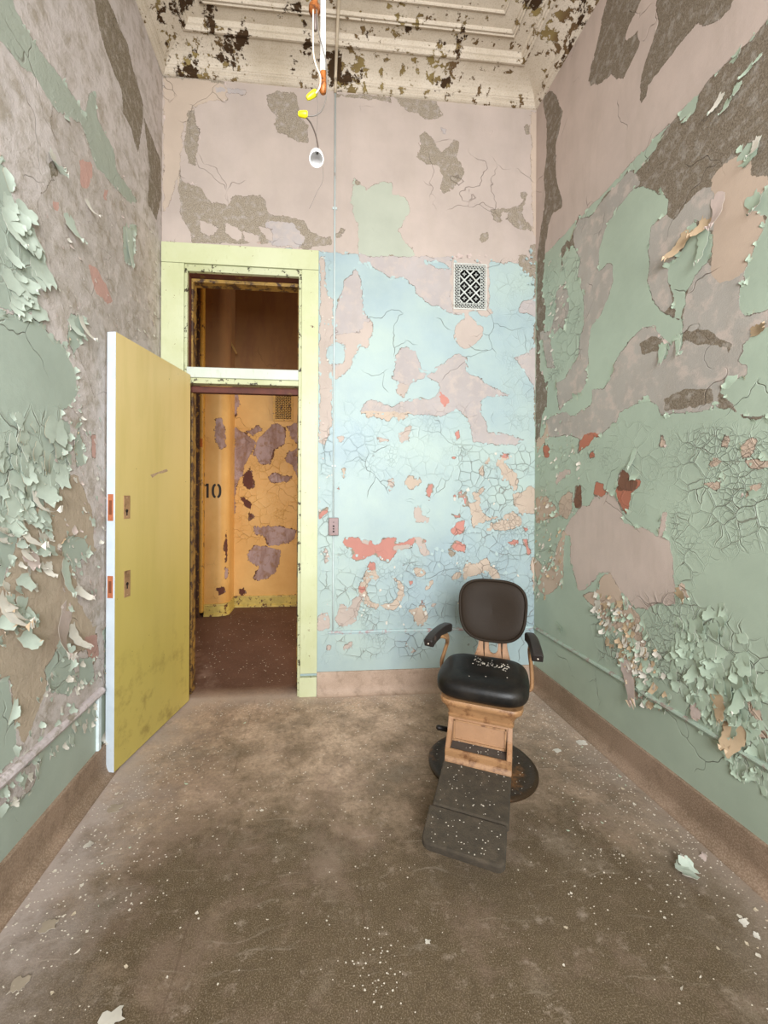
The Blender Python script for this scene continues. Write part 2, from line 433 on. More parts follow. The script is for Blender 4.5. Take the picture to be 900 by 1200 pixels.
BACKC = [(1,[(532,518),(630,515),(630,742),(532,742)]),(.9,[(395,642),(532,642),(532,772),(395,772)]),(.8,[(374,480),(389,480),(389,780),(374,780)]),(.5,[(574,300),(625,300),(625,515),(590,515)]),(.5,[(400,470),(560,470),(560,560),(400,560)]),(.4,[(374,300),(389,300),(389,470),(374,470)])]
RIGHT = [
 ('b',[(633,112),(640,104),(648,108),(650,118),(655,130),(652,148),(648,165),(648,190),(650,215),(655,232),(656,240),(645,248),(640,262),(637,285),(635,310),(634,340),(638,360),(636,385),(632,400),(631,430),(640,445),(640,475),(634,485),(632,515),(627,515),(627,300),(632,260),(636,230),(634,205),(637,180),(637,140),(633,125)]),
 ('b',[(690,70),(685,92),(688,98),(700,95),(712,83),(718,92),(726,90),(735,70),(745,50),(742,35),(730,45),(728,40),(735,20),(745,0),(760,-30),(715,-30),(700,20),(697,40)]),
 ('b',[(762,-30),(765,0),(764,17),(767,25),(760,45),(752,70),(747,90),(745,110),(748,116),(753,110),(754,100),(765,85),(777,68),(790,52),(800,40),(811,24),(820,27),(838,20),(850,8),(853,0),(870,-30)]),
 ('b',[(900,12),(880,38),(850,68),(832,83),(822,95),(815,108),(808,130),(795,138),(790,133),(775,150),(765,172),(742,198),(735,195),(702,232),(692,247),(680,257),(676,250),(665,280),(673,292),(690,270),(710,255),(722,240),(740,216),(757,218),(775,224),(780,233),(777,248),(768,257),(762,271),(757,288),(759,306),(757,328),(760,345),(768,358),(775,365),(800,372),(840,370),(865,362),(871,362),(880,345),(865,335),(864,330),(872,310),(885,285),(892,265),(893,250),(885,245),(877,242),(900,215),(960,150),(960,-60)]),
 ('g',[(676,255),(692,249),(702,236),(718,216),(735,200),(745,212),(722,240),(710,258),(702,280),(699,293),(700,315),(710,305),(716,308),(716,327),(710,347),(702,367),(690,382),(688,405),(688,442),(678,460),(664,468),(655,480),(652,465),(650,446),(660,442),(675,415),(677,402),(682,377),(682,343),(675,323),(678,302),(673,292),(670,270)]),
 ('g',[(760,262),(772,250),(785,262),(800,240),(815,225),(830,220),(838,235),(842,260),(832,262),(815,250),(804,262),(800,270),(790,285),(786,300),(781,305),(779,330),(784,350),(775,360),(765,355),(760,340),(757,320),(759,300),(758,285)]),
 ('g',[(803,345),(812,320),(820,308),(835,315),(845,325),(858,323),(868,315),(872,325),(864,332),(866,360),(872,365),(900,358),(950,340),(950,350),(900,378),(880,388),(870,400),(868,412),(865,420),(875,425),(874,437),(860,441),(850,447),(842,450),(840,462),(835,475),(820,478),(800,480),(775,484),(766,470),(755,464),(745,470),(735,475),(725,480),(722,492),(715,498),(705,505),(700,510),(690,508),(680,512),(668,508),(655,510),(645,510),(640,505),(638,490),(650,484),(664,480),(668,486),(692,473),(693,455),(707,453),(713,440),(722,415),(735,398),(752,380),(765,378),(775,395),(785,400),(795,385),(800,365)]),
 ('b',[(745,400),(765,385),(775,395),(785,402),(800,380),(830,380),(860,400),(845,430),(800,430),(760,440)]),
 ('g',[(745,415),(780,410),(800,400),(850,405),(840,440),(770,450),(740,440)]),
 ('b',[(775,462),(800,450),(835,447),(838,470),(800,478),(775,482)]),
 ('k',[(834,205),(845,190),(855,185),(874,184),(873,205),(880,209),(888,207),(895,215),(885,225),(877,240),(888,248),(892,262),(885,280),(875,300),(865,315),(855,323),(843,324),(835,315),(834,290),(836,270),(840,240)]),
 ('m',[(860,182),(872,161),(882,163),(884,178),(875,184),(860,184)]),
 ('m',[(877,241),(885,228),(900,212),(950,160),(950,340),(900,355),(885,361),(870,365),(865,360),(864,332),(872,325),(876,305),(885,280),(892,262),(893,250),(888,244)]),
 ('m',[(781,303),(790,300),(800,285),(804,262),(812,255),(815,262),(816,275),(822,270),(830,268),(832,285),(831,297),(824,305),(820,308),(812,318),(803,340),(800,360),(796,372),(790,372),(785,340),(780,325)]),
 ('m',[(771,370),(775,372),(774,392),(771,388)]),('m',[(776,366),(782,366),(780,384),(776,395)]),('m',[(772,398),(780,395),(781,412),(774,422),(771,415)]),('m',[(790,378),(797,378),(798,400),(795,408),(792,398)]),
 ('m',[(866,420),(872,405),(878,392),(900,392),(950,385),(950,480),(900,482),(880,483),(868,480),(862,470),(850,460),(842,452),(848,447),(862,440),(874,436),(873,424)]),
 ('b',[(838,456),(845,460),(860,470),(864,480),(880,484),(900,482),(940,478),(940,484),(900,487),(880,489),(865,484),(855,477),(836,475)]),
 ('g',[(650,340),(655,333),(660,330),(665,345),(665,365),(660,375),(662,385),(655,380),(648,390),(645,382),(649,362)]),
 ('g',[(632,388),(645,385),(643,400),(648,425),(650,430),(640,428),(636,410)]),
 ('b',[(655,290),(662,280),(668,284),(662,300),(655,312)]),
 ('m',[(657,300),(662,290),(668,300),(664,318),(657,315)]),
 ('k',[(628,516),(636,508),(640,495),(642,510),(634,522),(629,530)]),
 ('s',[(635,522),(640,518),(644,524),(643,535),(638,535)]),
 ('s',[(678,515),(685,507),(700,505),(705,508),(695,512),(690,520),(682,524),(677,528)]),
 ('s',[(689,530),(695,524),(697,533),(691,535)]),
 ('p',[(650,562),(655,552),(668,547),(670,553),(660,558),(652,566)]),
 ('p',[(670,603),(676,598),(681,592),(690,590),(696,580),(705,580),(713,575),(720,577),(726,592),(731,610),(740,612),(755,615),(765,620),(770,622),(777,598),(781,598),(780,622),(785,632),(788,650),(790,670),(793,690),(792,705),(780,706),(770,703),(760,710),(745,710),(735,700),(725,685),(715,668),(705,670),(695,680),(685,690),(678,690),(673,670),(668,650),(665,635),(660,625),(665,612)]),
 ('s',[(695,577),(698,562),(707,563),(708,570),(713,568),(712,575),(705,580),(700,579)]),
 ('s',[(720,574),(724,560),(728,555),(752,560),(750,568),(740,576),(738,590),(734,600),(728,592),(722,580)]),
 ('d',[(728,547),(735,550),(740,558),(748,562),(744,570),(735,573),(724,572),(724,560)]),
 ('d',[(675,567),(681,566),(682,585),(681,592),(675,594),(672,588)]),
 ('k',[(655,585),(665,573),(671,575),(671,596),(665,608),(655,600)]),
 ('k',[(628,582),(640,578),(650,590),(655,602),(645,606),(638,610),(628,612)]),
 ('k',[(660,618),(665,625),(662,650),(660,680),(650,690),(640,696),(632,690),(628,670),(627,650),(637,662),(648,655),(655,635)]),
 ('k',[(700,690),(705,672),(716,668),(728,690),(740,708),(750,718),(760,740),(755,770),(745,760),(735,740),(715,735),(705,720),(697,708),(683,695)]),
 ('m',[(668,625),(669,660),(667,666),(662,664),(661,640),(663,625)]),
 ('k',[(730,760),(738,762),(750,790),(755,815),(745,820),(735,790)]),
 ('k',[(800,745),(808,745),(808,755),(803,765),(799,760)]),('k',[(793,762),(798,775),(800,785),(797,785)]),
 ('k',[(795,682),(801,680),(812,700),(806,702)]),
 ('k',[(835,808),(840,803),(848,812),(855,828),(857,845),(866,850),(880,865),(878,870),(865,876),(860,872),(852,862),(842,850),(835,835)]),
 ('k',[(878,820),(885,812),(892,830),(895,845),(880,828)]),
 ('k',[(875,850),(890,862),(910,862),(900,852),(885,846)]),
 ('p',[(812,815),(820,812),(828,830),(818,842),(812,836)]),
 ('k',[(771,521),(775,507),(782,521)]),('k',[(830,544),(835,532),(845,536),(840,544)]),('k',[(845,515),(850,505),(855,512),(852,520),(847,520)]),
 ('k',[(867,520),(875,510),(886,508),(884,525),(878,532),(870,530)]),('k',[(871,534),(890,533),(905,536),(900,543),(890,547),(880,546)]),
 ('k',[(826,564),(838,561),(845,555),(844,568),(840,571)]),('k',[(872,578),(880,565),(893,561),(885,575),(873,580)]),
]
RIGHTC = [(1,[(800,500),(960,480),(960,640),(880,640),(830,655),(800,700),(792,640),(782,600),(800,560)]),(.6,[(720,490),(800,490),(800,600),(740,605),(700,540)]),(.7,[(628,520),(700,520),(680,600),(628,620)]),(1,[(800,690),(860,720),(960,790),(960,960),(840,870),(790,800),(700,770),(690,700)]),(.9,[(635,300),(680,300),(680,420),(640,450)])]
LEFT = [
 ('b',[(108,-20),(120,0),(130,20),(135,35),(145,55),(152,85),(158,105),(164,125),(163,150),(160,172),(158,180),(154,170),(150,152),(140,135),(138,105),(128,85),(120,65),(113,40),(105,0)]),
 ('b',[(165,140),(175,165),(185,190),(186,235),(180,260),(170,240),(172,200),(168,170)]),
 ('g',[(60,110),(95,140),(115,180),(150,240),(165,260),(180,280),(183,400),(130,400),(110,470),(60,330),(40,240),(70,200),(55,150)]),
 ('o',[(-20,0),(8,0),(15,20),(27,40),(45,65),(60,85),(75,105),(88,125),(95,140),(100,115),(107,112),(110,140),(120,160),(130,180),(133,200),(145,220),(160,240),(150,240),(140,232),(125,215),(110,200),(100,170),(90,145),(75,140),(60,130),(50,115),(38,95),(20,80),(5,60),(-20,40)]),
 ('s',[(90,190),(105,195),(105,210),(98,225),(92,220)]),
 ('s',[(100,310),(112,318),(122,335),(130,355),(124,358),(110,345)]),
 ('s',[(119,222),(124,225),(122,238),(118,236)]),
 ('s',[(58,238),(66,242),(64,250),(59,246)]),
 ('b',[(54,195),(60,192),(68,205),(66,215),(58,212)]),
 ('m',[(-30,180),(0,195),(6,205),(10,230),(14,250),(25,270),(35,285),(45,305),(42,335),(40,370),(20,372),(8,365),(-30,360)]),
 ('m',[(-30,375),(20,372),(42,378),(55,395),(75,410),(80,425),(88,440),(90,465),(82,475),(72,483),(70,495),(82,500),(80,520),(80,550),(65,570),(50,590),(35,605),(22,605),(20,640),(20,660),(8,670),(8,700),(-30,720)]),
 ('m',[(80,370),(97,375),(97,395),(90,410),(85,420),(78,400)]),
 ('m',[(141,268),(153,270),(155,300),(152,312),(144,308),(142,290)]),
 ('m',[(95,480),(102,500),(98,545),(90,550),(88,520)]),
 ('p',[(90,480),(125,480),(125,600),(110,590),(100,550),(92,500)]),
 ('s',[(106,512),(112,512),(112,540),(107,540)]),
 ('s',[(83,560),(92,560),(92,580),(80,585)]),
 ('k',[(25,610),(50,590),(70,560),(90,560),(108,600),(112,650),(118,700),(110,760),(70,780),(60,800),(30,880),(18,850),(15,800),(-20,790),(-20,720),(10,680)]),
 ('g',[(85,655),(125,640),(125,730),(110,740),(90,710)]),
 ('m',[(72,640),(80,630),(100,635),(105,650),(95,660),(85,672),(82,660),(75,650)]),
 ('s',[(100,750),(115,745),(118,770),(108,785)]),
 ('m',[(56,800),(55,785),(65,770),(72,755),(85,765),(88,775),(85,785),(95,800),(83,818),(75,815),(63,815)]),
 ('m',[(95,775),(110,772),(113,795),(105,805),(95,805)]),
 ('m',[(-30,790),(12,800),(16,830),(20,860),(22,890),(0,912),(-30,930)]),
 ('p',[(-20,935),(45,893),(52,890),(50,905),(40,930),(20,945),(-20,965)]),
 ('m',[(124,740),(131,740),(131,850),(126,845)]),
]
LEFTC = [(1,[(-30,480),(70,480),(90,560),(30,610),(-30,640)]),(.7,[(-30,190),(45,290),(45,375),(-30,375)]),(.8,[(60,760),(125,760),(125,800),(60,820)]),(.5,[(90,240),(180,270),(180,400),(100,400)])]
# corridor end wall and pier: yellow over mauve over brown
FAR = [
 ('g',[(268,455),(276,455),(280,475),(274,490),(268,488)]),
 ('g',[(274,500),(285,508),(300,520),(292,535),(283,560),(274,575)]),
 ('g',[(288,507),(302,500),(307,505),(296,512)]),
 ('g',[(302,515),(312,505),(318,498),(325,496),(334,505),(333,520),(320,528),(316,545),(305,545),(296,535)]),
 ('g',[(336,500),(348,495),(348,520),(340,515)]),
 ('g',[(338,530),(349,525),(349,560),(342,548),(333,540)]),
 ('g',[(312,560),(322,555),(342,560),(336,566),(318,566)]),
 ('d',[(284,560),(292,548),(297,560),(298,572),(290,575),(284,570)]),
 ('d',[(280,583),(290,585),(296,592),(294,600),(285,592)]),
 ('d',[(291,600),(298,606),(293,610)]),
 ('g',[(296,618),(310,617),(330,618),(347,622),(345,634),(330,640),(315,640),(312,630),(298,626)]),
 ('g',[(290,650),(300,640),(315,642),(330,645),(328,660),(322,675),(305,682),(298,678),(305,665),(292,660)]),
 ('g',[(270,540),(276,540),(276,600),(270,620)]),
 ('d',[(279,692),(286,690),(290,696),(284,700)]),('d',[(318,702),(330,698),(348,697),(348,706),(325,706)]),('d',[(275,705),(295,700),(297,706),(276,709)]),
]
PIER = [
 ('g',[(252,492),(258,490),(262,505),(264,525),(258,530),(252,520),(250,508)]),
 ('g',[(262,668),(268,666),(268,680),(263,680)]),
 ('d',[(253,690),(262,688),(264,697),(256,700)]),
 ('d',[(262,640),(265,620),(268,650),(265,660)]),
 ('d',[(240,716),(255,713),(264,710),(264,718),(250,722),(240,724)]),
]
# ------------------------------------------------------------------ room shell
def to_back(u, z): return (u, 0, z)
def to_right(u, z): return (W, u, z)
def to_left(u, z): return (0, u, z)
ub = lambda x, y: (lambda p: (p.x, p.z))(onY(x, y, 0))
ur = lambda x, y: (lambda p: (p.y, p.z))(onX(x, y, W))
ul = lambda x, y: (lambda p: (p.y, p.z))(onX(x, y, 0))
ZP = 3.0
def base_back(Fd, U, Z):
    Fd['m'][:] = np.clip(ZP - Z + .004*np.sin(U*40), -LIM, LIM); Fd['p'][:] = LIM
def base_left(Fd, U, Z):
    Fd['p'][:] = LIM; Fd['m'][:] = np.clip(.41 - Z, -LIM, LIM)

PAL = dict(b=(164,152,136), b2=(126,114,97), g=(178,169,166), k=(192,174,157), s=(190,132,120), d=(120,84,66), p=(187,172,162), o=(174,178,162), m=(158,176,180), m2=(169,185,178), edge=(104,92,82))
mb = paint_mat('back_wall_paint', PAL, jag=.034)
mr = paint_mat('right_wall_paint', dict({k: v for k, v in PAL.items() if k != 'm2'}, b=(136,124,108), b2=(104,92,78), g=(170,164,156), p=(194,177,167), k=(192,171,153), m=(167,181,163), s=(176,112,90)))
ml = paint_mat('left_wall_paint', dict({k: v for k, v in PAL.items() if k != 'm2'}, p=(208,197,192), m=(172,183,170), o=(172,178,164), k=(188,170,149), g=(194,183,176), s=(200,160,148), b=(150,137,118), b2=(112,100,82)), cscale=10, mot=.7, streak=False)
DX0, DX1, TZ0, TZ1, BZ = .165, .895, 2.185, 2.815, 2.08     # door and transom opening
VX0, VX1, VZ0, VZ1 = 1.962, 2.201, 2.656, 2.978             # vent
def skip_back(u, z): return (DX0 < u < DX1 and z < TZ1) or (VX0+.012 < u < VX1-.012 and VZ0+.012 < z < VZ1-.012)
zs = grid(0, ZT+.02, 0, 4.2, .011, (TZ1, VZ0+.012, VZ1-.012))
us = grid(0, W, 0, W, .011, (DX0, DX1, VX0+.012, VX1-.012))
wb, Fb, bu, bz = wall('wall_back', us, zs, to_back, ub, base_back, BACK, BACKC, mb, skip_back)
usd = grid(YR, 0, -1.9, 0, .011)
zs2 = grid(0, ZT+.02, 0, 4.2, .011)
wr, Fr, ru, rz = wall('wall_right', usd, zs2, to_right, ur, base_back, RIGHT, RIGHTC, mr)
wl, Fl, lu, lz = wall('wall_left', usd, zs2, to_left, ul, base_left, LEFT, LEFTC, ml)
# thickness of the back wall: jamb reveals and corridor face
TK = .135
white_old = simple('old_plaster', (196,184,168), .9, var=.1, bump=.002)

# rear wall with a tall window, behind the camera
def plate(name, lo, hi, mat, kind='structure', parent=None, bev=0):
    bm = bmesh.new(); box(bm, lo, hi, bev); o = frombm(name, bm, mat, parent)
    if kind: o['kind'] = kind
    return o
bm = bmesh.new()
WX0, WX1, WZ0, WZ1 = .55, 2.0, 1.0, 3.1
for lo, hi in (((0, YR-.2, 0), (WX0, YR, ZT)), ((WX1, YR-.2, 0), (W, YR, ZT)), ((WX0, YR-.2, 0), (WX1, YR, WZ0)), ((WX0, YR-.2, WZ1), (WX1, YR, ZT))):
    box(bm, lo, hi)
frombm('wall_front', bm, white_old)['kind'] = 'structure'
frame_paint = simple('window_frame_paint', (214,214,196), .6)
bm = bmesh.new()
for x in (WX0, (WX0+WX1)/2-.03, WX1-.06): box(bm, (x, YR-.14, WZ0), (x+.06, YR-.08, WZ1), .006)
for z in (WZ0, (WZ0+WZ1)/2-.03, WZ1-.06): box(bm, (WX0, YR-.135, z), (WX1, YR-.085, z+.06), .006)
wn = frombm('window_1', bm, frame_paint); wn['kind'] = 'structure'

# ------------------------------------------------------------------ floor
t = NT('worn_concrete_floor')
X, Y, Zz = t.sep()
n1 = t.noise(1.1, 10, .62); n2 = t.noise(6, 10, .68); n3 = t.noise(60, 6, .7); n4 = t.noise(260, 3, .6); n5 = t.noise(2.2, 10, .7, t.map(loc=(4,7,1)))
c = t.mix(t.ramp(n1, .36, .62), lin((156,132,110)), lin((212,184,160)))
c = t.mix(t.math('MULTIPLY', t.ramp(n2, .46, .62), .6), c, lin((116,97,74)))
c = t.mix(t.math('MULTIPLY', t.ramp(t.math('ADD', t.math('MULTIPLY', n5, 1.3), t.math('MULTIPLY', Y, -.42)), .82, 1.22), .95), c, lin((80,66,44)))  # dark stain blotches, thickened towards the camera to paint in the light falloff
c = t.mix(t.math('MULTIPLY', t.ramp(n5, .56, .70), .5), c, lin((160,144,128)))
c = t.mix(t.math('MULTIPLY', t.ramp(n3, .42, .66), .36), c, lin((72,56,40)))
c = t.mix(t.math('MULTIPLY', t.ramp(n4, .46, .64), .28), c, lin((182,164,142)))
c = t.mix(t.math('MULTIPLY', t.ramp(t.noise(22, 10, .75, t.warp(.1, 5)), .5, .66), .38), c, lin((70,56,40)))
c = t.mix(t.math('MULTIPLY', t.ramp(t.noise(13, 12, .78, t.map(loc=(7,3,9))), .56, .66), .35), c, lin((196,178,162)))
c = t.mix(t.math('MULTIPLY', t.ramp(t.noise(3.3, 10, .72, t.map(loc=(3,11,2))), .52, .64), .4), c, lin((136,114,100)))
# scuffs
sv = t.map((1, 14, 1), rot=(0, 0, R(74)), vec=t.warp(.25, 2))
c = t.mix(t.math('MULTIPLY', t.ramp(t.noise(2.4, 6, .7, sv), .60, .72), .4), c, lin((176,162,146)))
# pale plaster dust gathered at the foot of the walls
def dustband(dist, w, amt):
    k = t.math('SUBTRACT', 1, t.math('DIVIDE', dist, w), clamp=True)
    return t.math('MULTIPLY', t.math('MULTIPLY', k, t.ramp(t.math('ADD', n2, t.math('MULTIPLY', k, .35)), .5, .8)), amt)
inroom = t.math('LESS_THAN', Y, .02)
c = t.mix(t.math('MULTIPLY', dustband(t.math('ABSOLUTE', X), .5, .9), inroom), c, lin((190,176,168)))
c = t.mix(t.math('MULTIPLY', dustband(t.math('ABSOLUTE', t.math('SUBTRACT', X, W)), .45, .6), inroom), c, lin((178,162,148)))
c = t.mix(dustband(t.math('ABSOLUTE', t.math('ADD', Y, .02)), .22, .7), c, lin((194,176,162)))
# hairline joints
def joint(v, at, w=.0035):
    return t.math('LESS_THAN', t.math('ABSOLUTE', t.math('SUBTRACT', t.math('ADD', v, t.math('MULTIPLY', t.math('SUBTRACT', n2, .5), .02)), at)), w)
js = t.math('MULTIPLY', t.math('MAXIMUM', joint(X, .62), t.math('MAXIMUM', joint(X, 1.17), joint(Y, -.86))), t.ramp(t.noise(1.7, 3, .5), .5, .58))
c = t.mix(t.math('MULTIPLY', js, .3), c, lin((80,62,46)))
# darker, redder sheet flooring out in the corridor
far = t.ramp(t.math('ADD', Y, t.math('MULTIPLY', t.math('SUBTRACT', n2, .5), .12)), .0, .16)
cc = t.mix(t.ramp(n1, .35, .65), lin((92,66,52)), lin((118,88,72)))
cc = t.mix(t.math('MULTIPLY', t.ramp(n3, .55, .7), .4), cc, lin((150,124,106)))
tr = t.math('SUBTRACT', 1, t.math('MULTIPLY', t.math('ABSOLUTE', t.math('SUBTRACT', t.math('ADD', X, t.math('MULTIPLY', Y, .42)), .33)), 9), clamp=True)
cc = t.mix(t.math('MULTIPLY', t.math('MULTIPLY', tr, t.ramp(n2, .42, .6)), .7), cc, lin((160,134,118)))
c = t.mix(far, c, cc)
# light specks
sp = t.math('LESS_THAN', t.vor(95, 'F1'), .10)
c = t.mix(t.math('MULTIPLY', sp, t.ramp(n2, .45, .7)), c, lin((214,200,182)))
t.bump(t.math('ADD', n3, t.math('MULTIPLY', n2, .8)), .0025, .8)
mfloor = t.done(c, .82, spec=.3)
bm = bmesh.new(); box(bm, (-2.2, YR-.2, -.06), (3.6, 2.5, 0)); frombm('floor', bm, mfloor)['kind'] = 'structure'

# ------------------------------------------------------------------ coved terrazzo base
def terrazzo(nm, ca, cb):
  t = NT(nm)
  nb = t.noise(3, 8, .6); nf = t.noise(180, 3, .6)
  c = t.mix(t.ramp(nb, .35, .65), lin(ca), lin(cb))
  c = t.mix(t.math('MULTIPLY', t.ramp(nf, .45, .6), .3), c, lin((196,174,154)))
  c = t.mix(t.math('MULTIPLY', t.ramp(t.noise(14, 8, .7), .52, .7), .5), c, lin((96,78,60)))
  t.bump(nf, .0015, .5)
  return t.done(c, .7, spec=.4)
mbase = terrazzo('shaded_terrazzo_base', (120,100,80), (150,126,106))  # side walls: darker copy, the weaker light there painted into the colour
mbase_b = terrazzo('lit_terrazzo_base', (152,130,112), (186,162,144))  # back wall: paler copy, its stronger light painted into the colour
prof = [(0, .153), (.011, .153), (.013, .149), (.013, .055)] + [(.013+.042*(1-math.cos(a)), .055-.055*math.sin(a)) for a in [R(x) for x in range(10, 91, 10)]]
prof[-1] = (prof[-1][0], .0005)
def wallstrip(name, prof, which, mat, y0=-.0, y1=YR):
    if which == 'right': path = [(W, y0, -1, -1), (W, y1, -1, 0)]
    elif which == 'left': path = [(0, y0, 1, -1), (0, y1, 1, 0)]
    o = sweep(name, prof, path, mat); o['kind'] = 'structure'; return o
o = sweep('baseboard_right', prof, [(W, 0, -1, -1), (W, YR, -1, 0)], mbase); o['kind'] = 'structure'
o = sweep('baseboard_left', prof, [(0, 0, 1, 0), (0, YR, 1, 0)], mbase); o['kind'] = 'structure'
o = sweep('baseboard_back', prof, [(1.024, 0, 0, -1), (W, 0, -1, -1)], mbase_b); o['kind'] = 'structure'

# thin rail at knee height
lp = [(0, .430), (.006, .430), (.013, .426), (.016, .419), (.013, .412), (.006, .409), (.006, .404), (0, .402)]
ledge_m = simple('rail_paint', (160,176,160), .6, var=.08, dirt=(150,130,122), dirt_lo=.5, dirt_hi=.62, dscale=20, bump=.002)
o = sweep('trim_1', lp, [(1.10, 0, 0, -1), (W, 0, -1, -1)], simple('rail_paint_blue', (168,188,188), .6, var=.06, dirt=(170,140,140), dirt_lo=.52, dirt_hi=.62, dscale=22, bump=.002)); o['kind'] = 'structure'
o = sweep('trim_2', lp, [(W, 0, -1, -1), (W, YR, -1, 0)], ledge_m); o['kind'] = 'structure'
lp2 = [(0, .436), (.010, .436), (.021, .430), (.025, .419), (.020, .408), (.008, .402), (0, .398)]
o = sweep('trim_3', lp2, [(0, -.76, 1, 0), (0, YR, 1, 0)], simple('rail_paint_lilac', (206,194,194), .7, var=.12, dirt=(150,140,126), dirt_lo=.5, dirt_hi=.62, dscale=15, bump=.004)); o['kind'] = 'structure'
# narrow upright strip where that rail stops, and the dark chase beside it
bm = bmesh.new(); box(bm, (0, -.80, .155), (.014, -.775, .43), .003); frombm('trim_4', bm, simple('pale_strip', (214,226,228), .6))['kind'] = 'structure'

# ------------------------------------------------------------------ cornice and ceiling
t = NT('flaking_plaster_ceiling')
a = t.noise(2.2, 10, .62); b_ = t.noise(17, 10, .66); f_ = t.noise(130, 4, .6)
c = t.mix(t.ramp(a, .35, .65), lin((186,172,152)), lin((210,198,182)))
c = t.mix(t.math('MULTIPLY', t.ramp(f_, .5, .64), .35), c, lin((150,132,106)))
pm = t.math('MULTIPLY', t.math('SUBTRACT', t.math('ADD', b_, t.math('MULTIPLY', t.math('SUBTRACT', a, .5), .8)), .588), 90, clamp=True)
ol = t.ramp(t.noise(3.4, 4, .5, t.map(loc=(5, 2, 8))), .45, .62)
c = t.mix(pm, c, t.mix(ol, lin((104,82,56)), lin((140,122,78))))
p2 = t.math('MULTIPLY', t.math('SUBTRACT', t.math('ADD', t.noise(3.4, 12, .7, t.map(loc=(1, 8, 3))), t.math('MULTIPLY', t.math('SUBTRACT', a, .5), .5)), .585), 90, clamp=True)
c = t.mix(p2, c, lin((62,44,26)))
t.bump(t.math('ADD', t.math('MULTIPLY', t.math('SUBTRACT', 1, t.math('MAXIMUM', pm, p2)), .8), t.math('MULTIPLY', f_, .3)), .003, .9)
mceil = t.done(c, .9, spec=.2)
cp = [(0, 4.098), (.010, 4.100), (.020, 4.106), (.024, 4.113), (.020, 4.120), (.022, 4.124), (.032, 4.130), (.034, 4.137), (.028, 4.142), (.034, 4.146)]
for i in range(9):
    a_ = R(90*i/8); cp.append((.034 + .150*(1-math.cos(a_)), 4.146 + .060*math.sin(a_)))
cp += [(.186, 4.206), (.190, 4.198), (.202, 4.196), (.210, 4.204), (.212, 4.214), (.222, 4.218), (.226, 4.232), (.234, 4.240)]
o = sweep('trim_5', cp, [(0, 0, 1, -1), (W, 0, -1, -1)], mceil); o['kind'] = 'structure'
o = sweep('trim_6', cp, [(W, 0, -1, -1), (W, YR, -1, 1)], mceil); o['kind'] = 'structure'
o = sweep('trim_7', cp, [(0, 0, 1, -1), (0, YR, 1, 1)], mceil); o['kind'] = 'structure'
plate('ceiling', (-.1, YR-.2, ZT-.01), (W+.1, .05, ZT+.12), mceil)
def bead_frame(name, inset, prof_):
    x0, x1, y0, y1 = inset, W-inset, -inset, YR+inset
    o = sweep(name, prof_, [(x0, y0, 1, -1), (x1, y0, -1, -1), (x1, y1, -1, 1), (x0, y1, 1, 1), (x0, y0, 1, -1)], mceil); o['kind'] = 'structure'
bead_frame('trim_8', .315, [(0, 4.242), (.004, 4.228), (.012, 4.224), (.020, 4.230), (.024, 4.226), (.032, 4.224), (.038, 4.230), (.040, 4.242)])
bead_frame('trim_9', .43, [(0, 4.242), (.003, 4.232), (.010, 4.229), (.016, 4.233), (.018, 4.242)])

# ------------------------------------------------------------------ door casing, jamb and transom bar
def casing_paint(name, c1, c2, brown=(92,48,36), thr=.655):
    t = NT(name)
    n = t.noise(3, 6, .6); e = t.noise(26, 10, .7)
    c = t.mix(t.ramp(n, .35, .65), lin(c1), lin(c2))
    c = t.mix(t.math('MULTIPLY', t.math('SUBTRACT', e, thr), 60, clamp=True), c, lin(brown))
    c = t.mix(t.math('MULTIPLY', t.ramp(t.noise(60, 5, .6, t.map((1, 1, .25))), .6, .75), .3), c, lin((150,146,104)))
    t.bump(t.math('ADD', e, t.noise(70, 3, .5, t.map((1, 1, .2)))), .0015, .5)
    return t.done(c, .5, spec=.4)
mcas = casing_paint('casing_paint', (186,189,146), (197,200,164))
mcas2 = casing_paint('transom_bar_paint', (188,194,180), (198,203,192))
mred = simple('stripped_jamb', (92,44,30), .7, var=.2, dirt=(130,100,40), dirt_lo=.58, dirt_hi=.66, bump=.002)
mbrim = casing_paint('chipped_bead_paint', (174,176,134), (188,190,156), (60,52,36), .575)
D_ = empty('doorcase', (.53, 0, 0)); D_['kind'] = 'structure'; D_.name = 'trim_10'
def pc(name, lo, hi, mat, bev=.003, par=D_, label=None):
    bm = bmesh.new(); box(bm, Vector(lo)-par.location, Vector(hi)-par.location, bev); o = frombm(name, bm, mat, par)
    if label: o['label'] = label
    return o
pc('casing_upright', (.006, -.030, .0), (.150, .0, 2.86), mcas)
pc('casing_upright', (.912, -.030, .155), (1.024, .0, 2.86), mcas)
pc('plinth_block', (.905, -.034, 0), (1.022, .0, .13), mcas)
pc('casing_head', (.006, -.032, 2.862), (1.024, .0, 2.992), mcas)
for lo, hi in (((.150, -.022, 0), (.170, .01, 2.835)), ((.892, -.022, .0), (.912, .01, 2.835)), ((.150, -.022, 2.815), (.912, .01, 2.860))):
    pc('bead', lo, hi, mbrim, .005)
pc('sill_bar', (.167, -.028, 2.118), (.893, .05, 2.187), mcas2, .006, label='pale rail under the transom opening')
pc('sill_lip', (.167, -.018, 2.082), (.893, .05, 2.118), mbrim, .005)
# reveals
for nm, lo, hi in (('jamb', (.150, .01, 0), (.167, TK, 2.83)), ('jamb', (.893, .01, 0), (.912, TK, 2.83)), ('jamb_head', (.150, .01, 2.815), (.912, TK, 2.832))):
    pc(nm, lo, hi, mred, .001)
myel = None
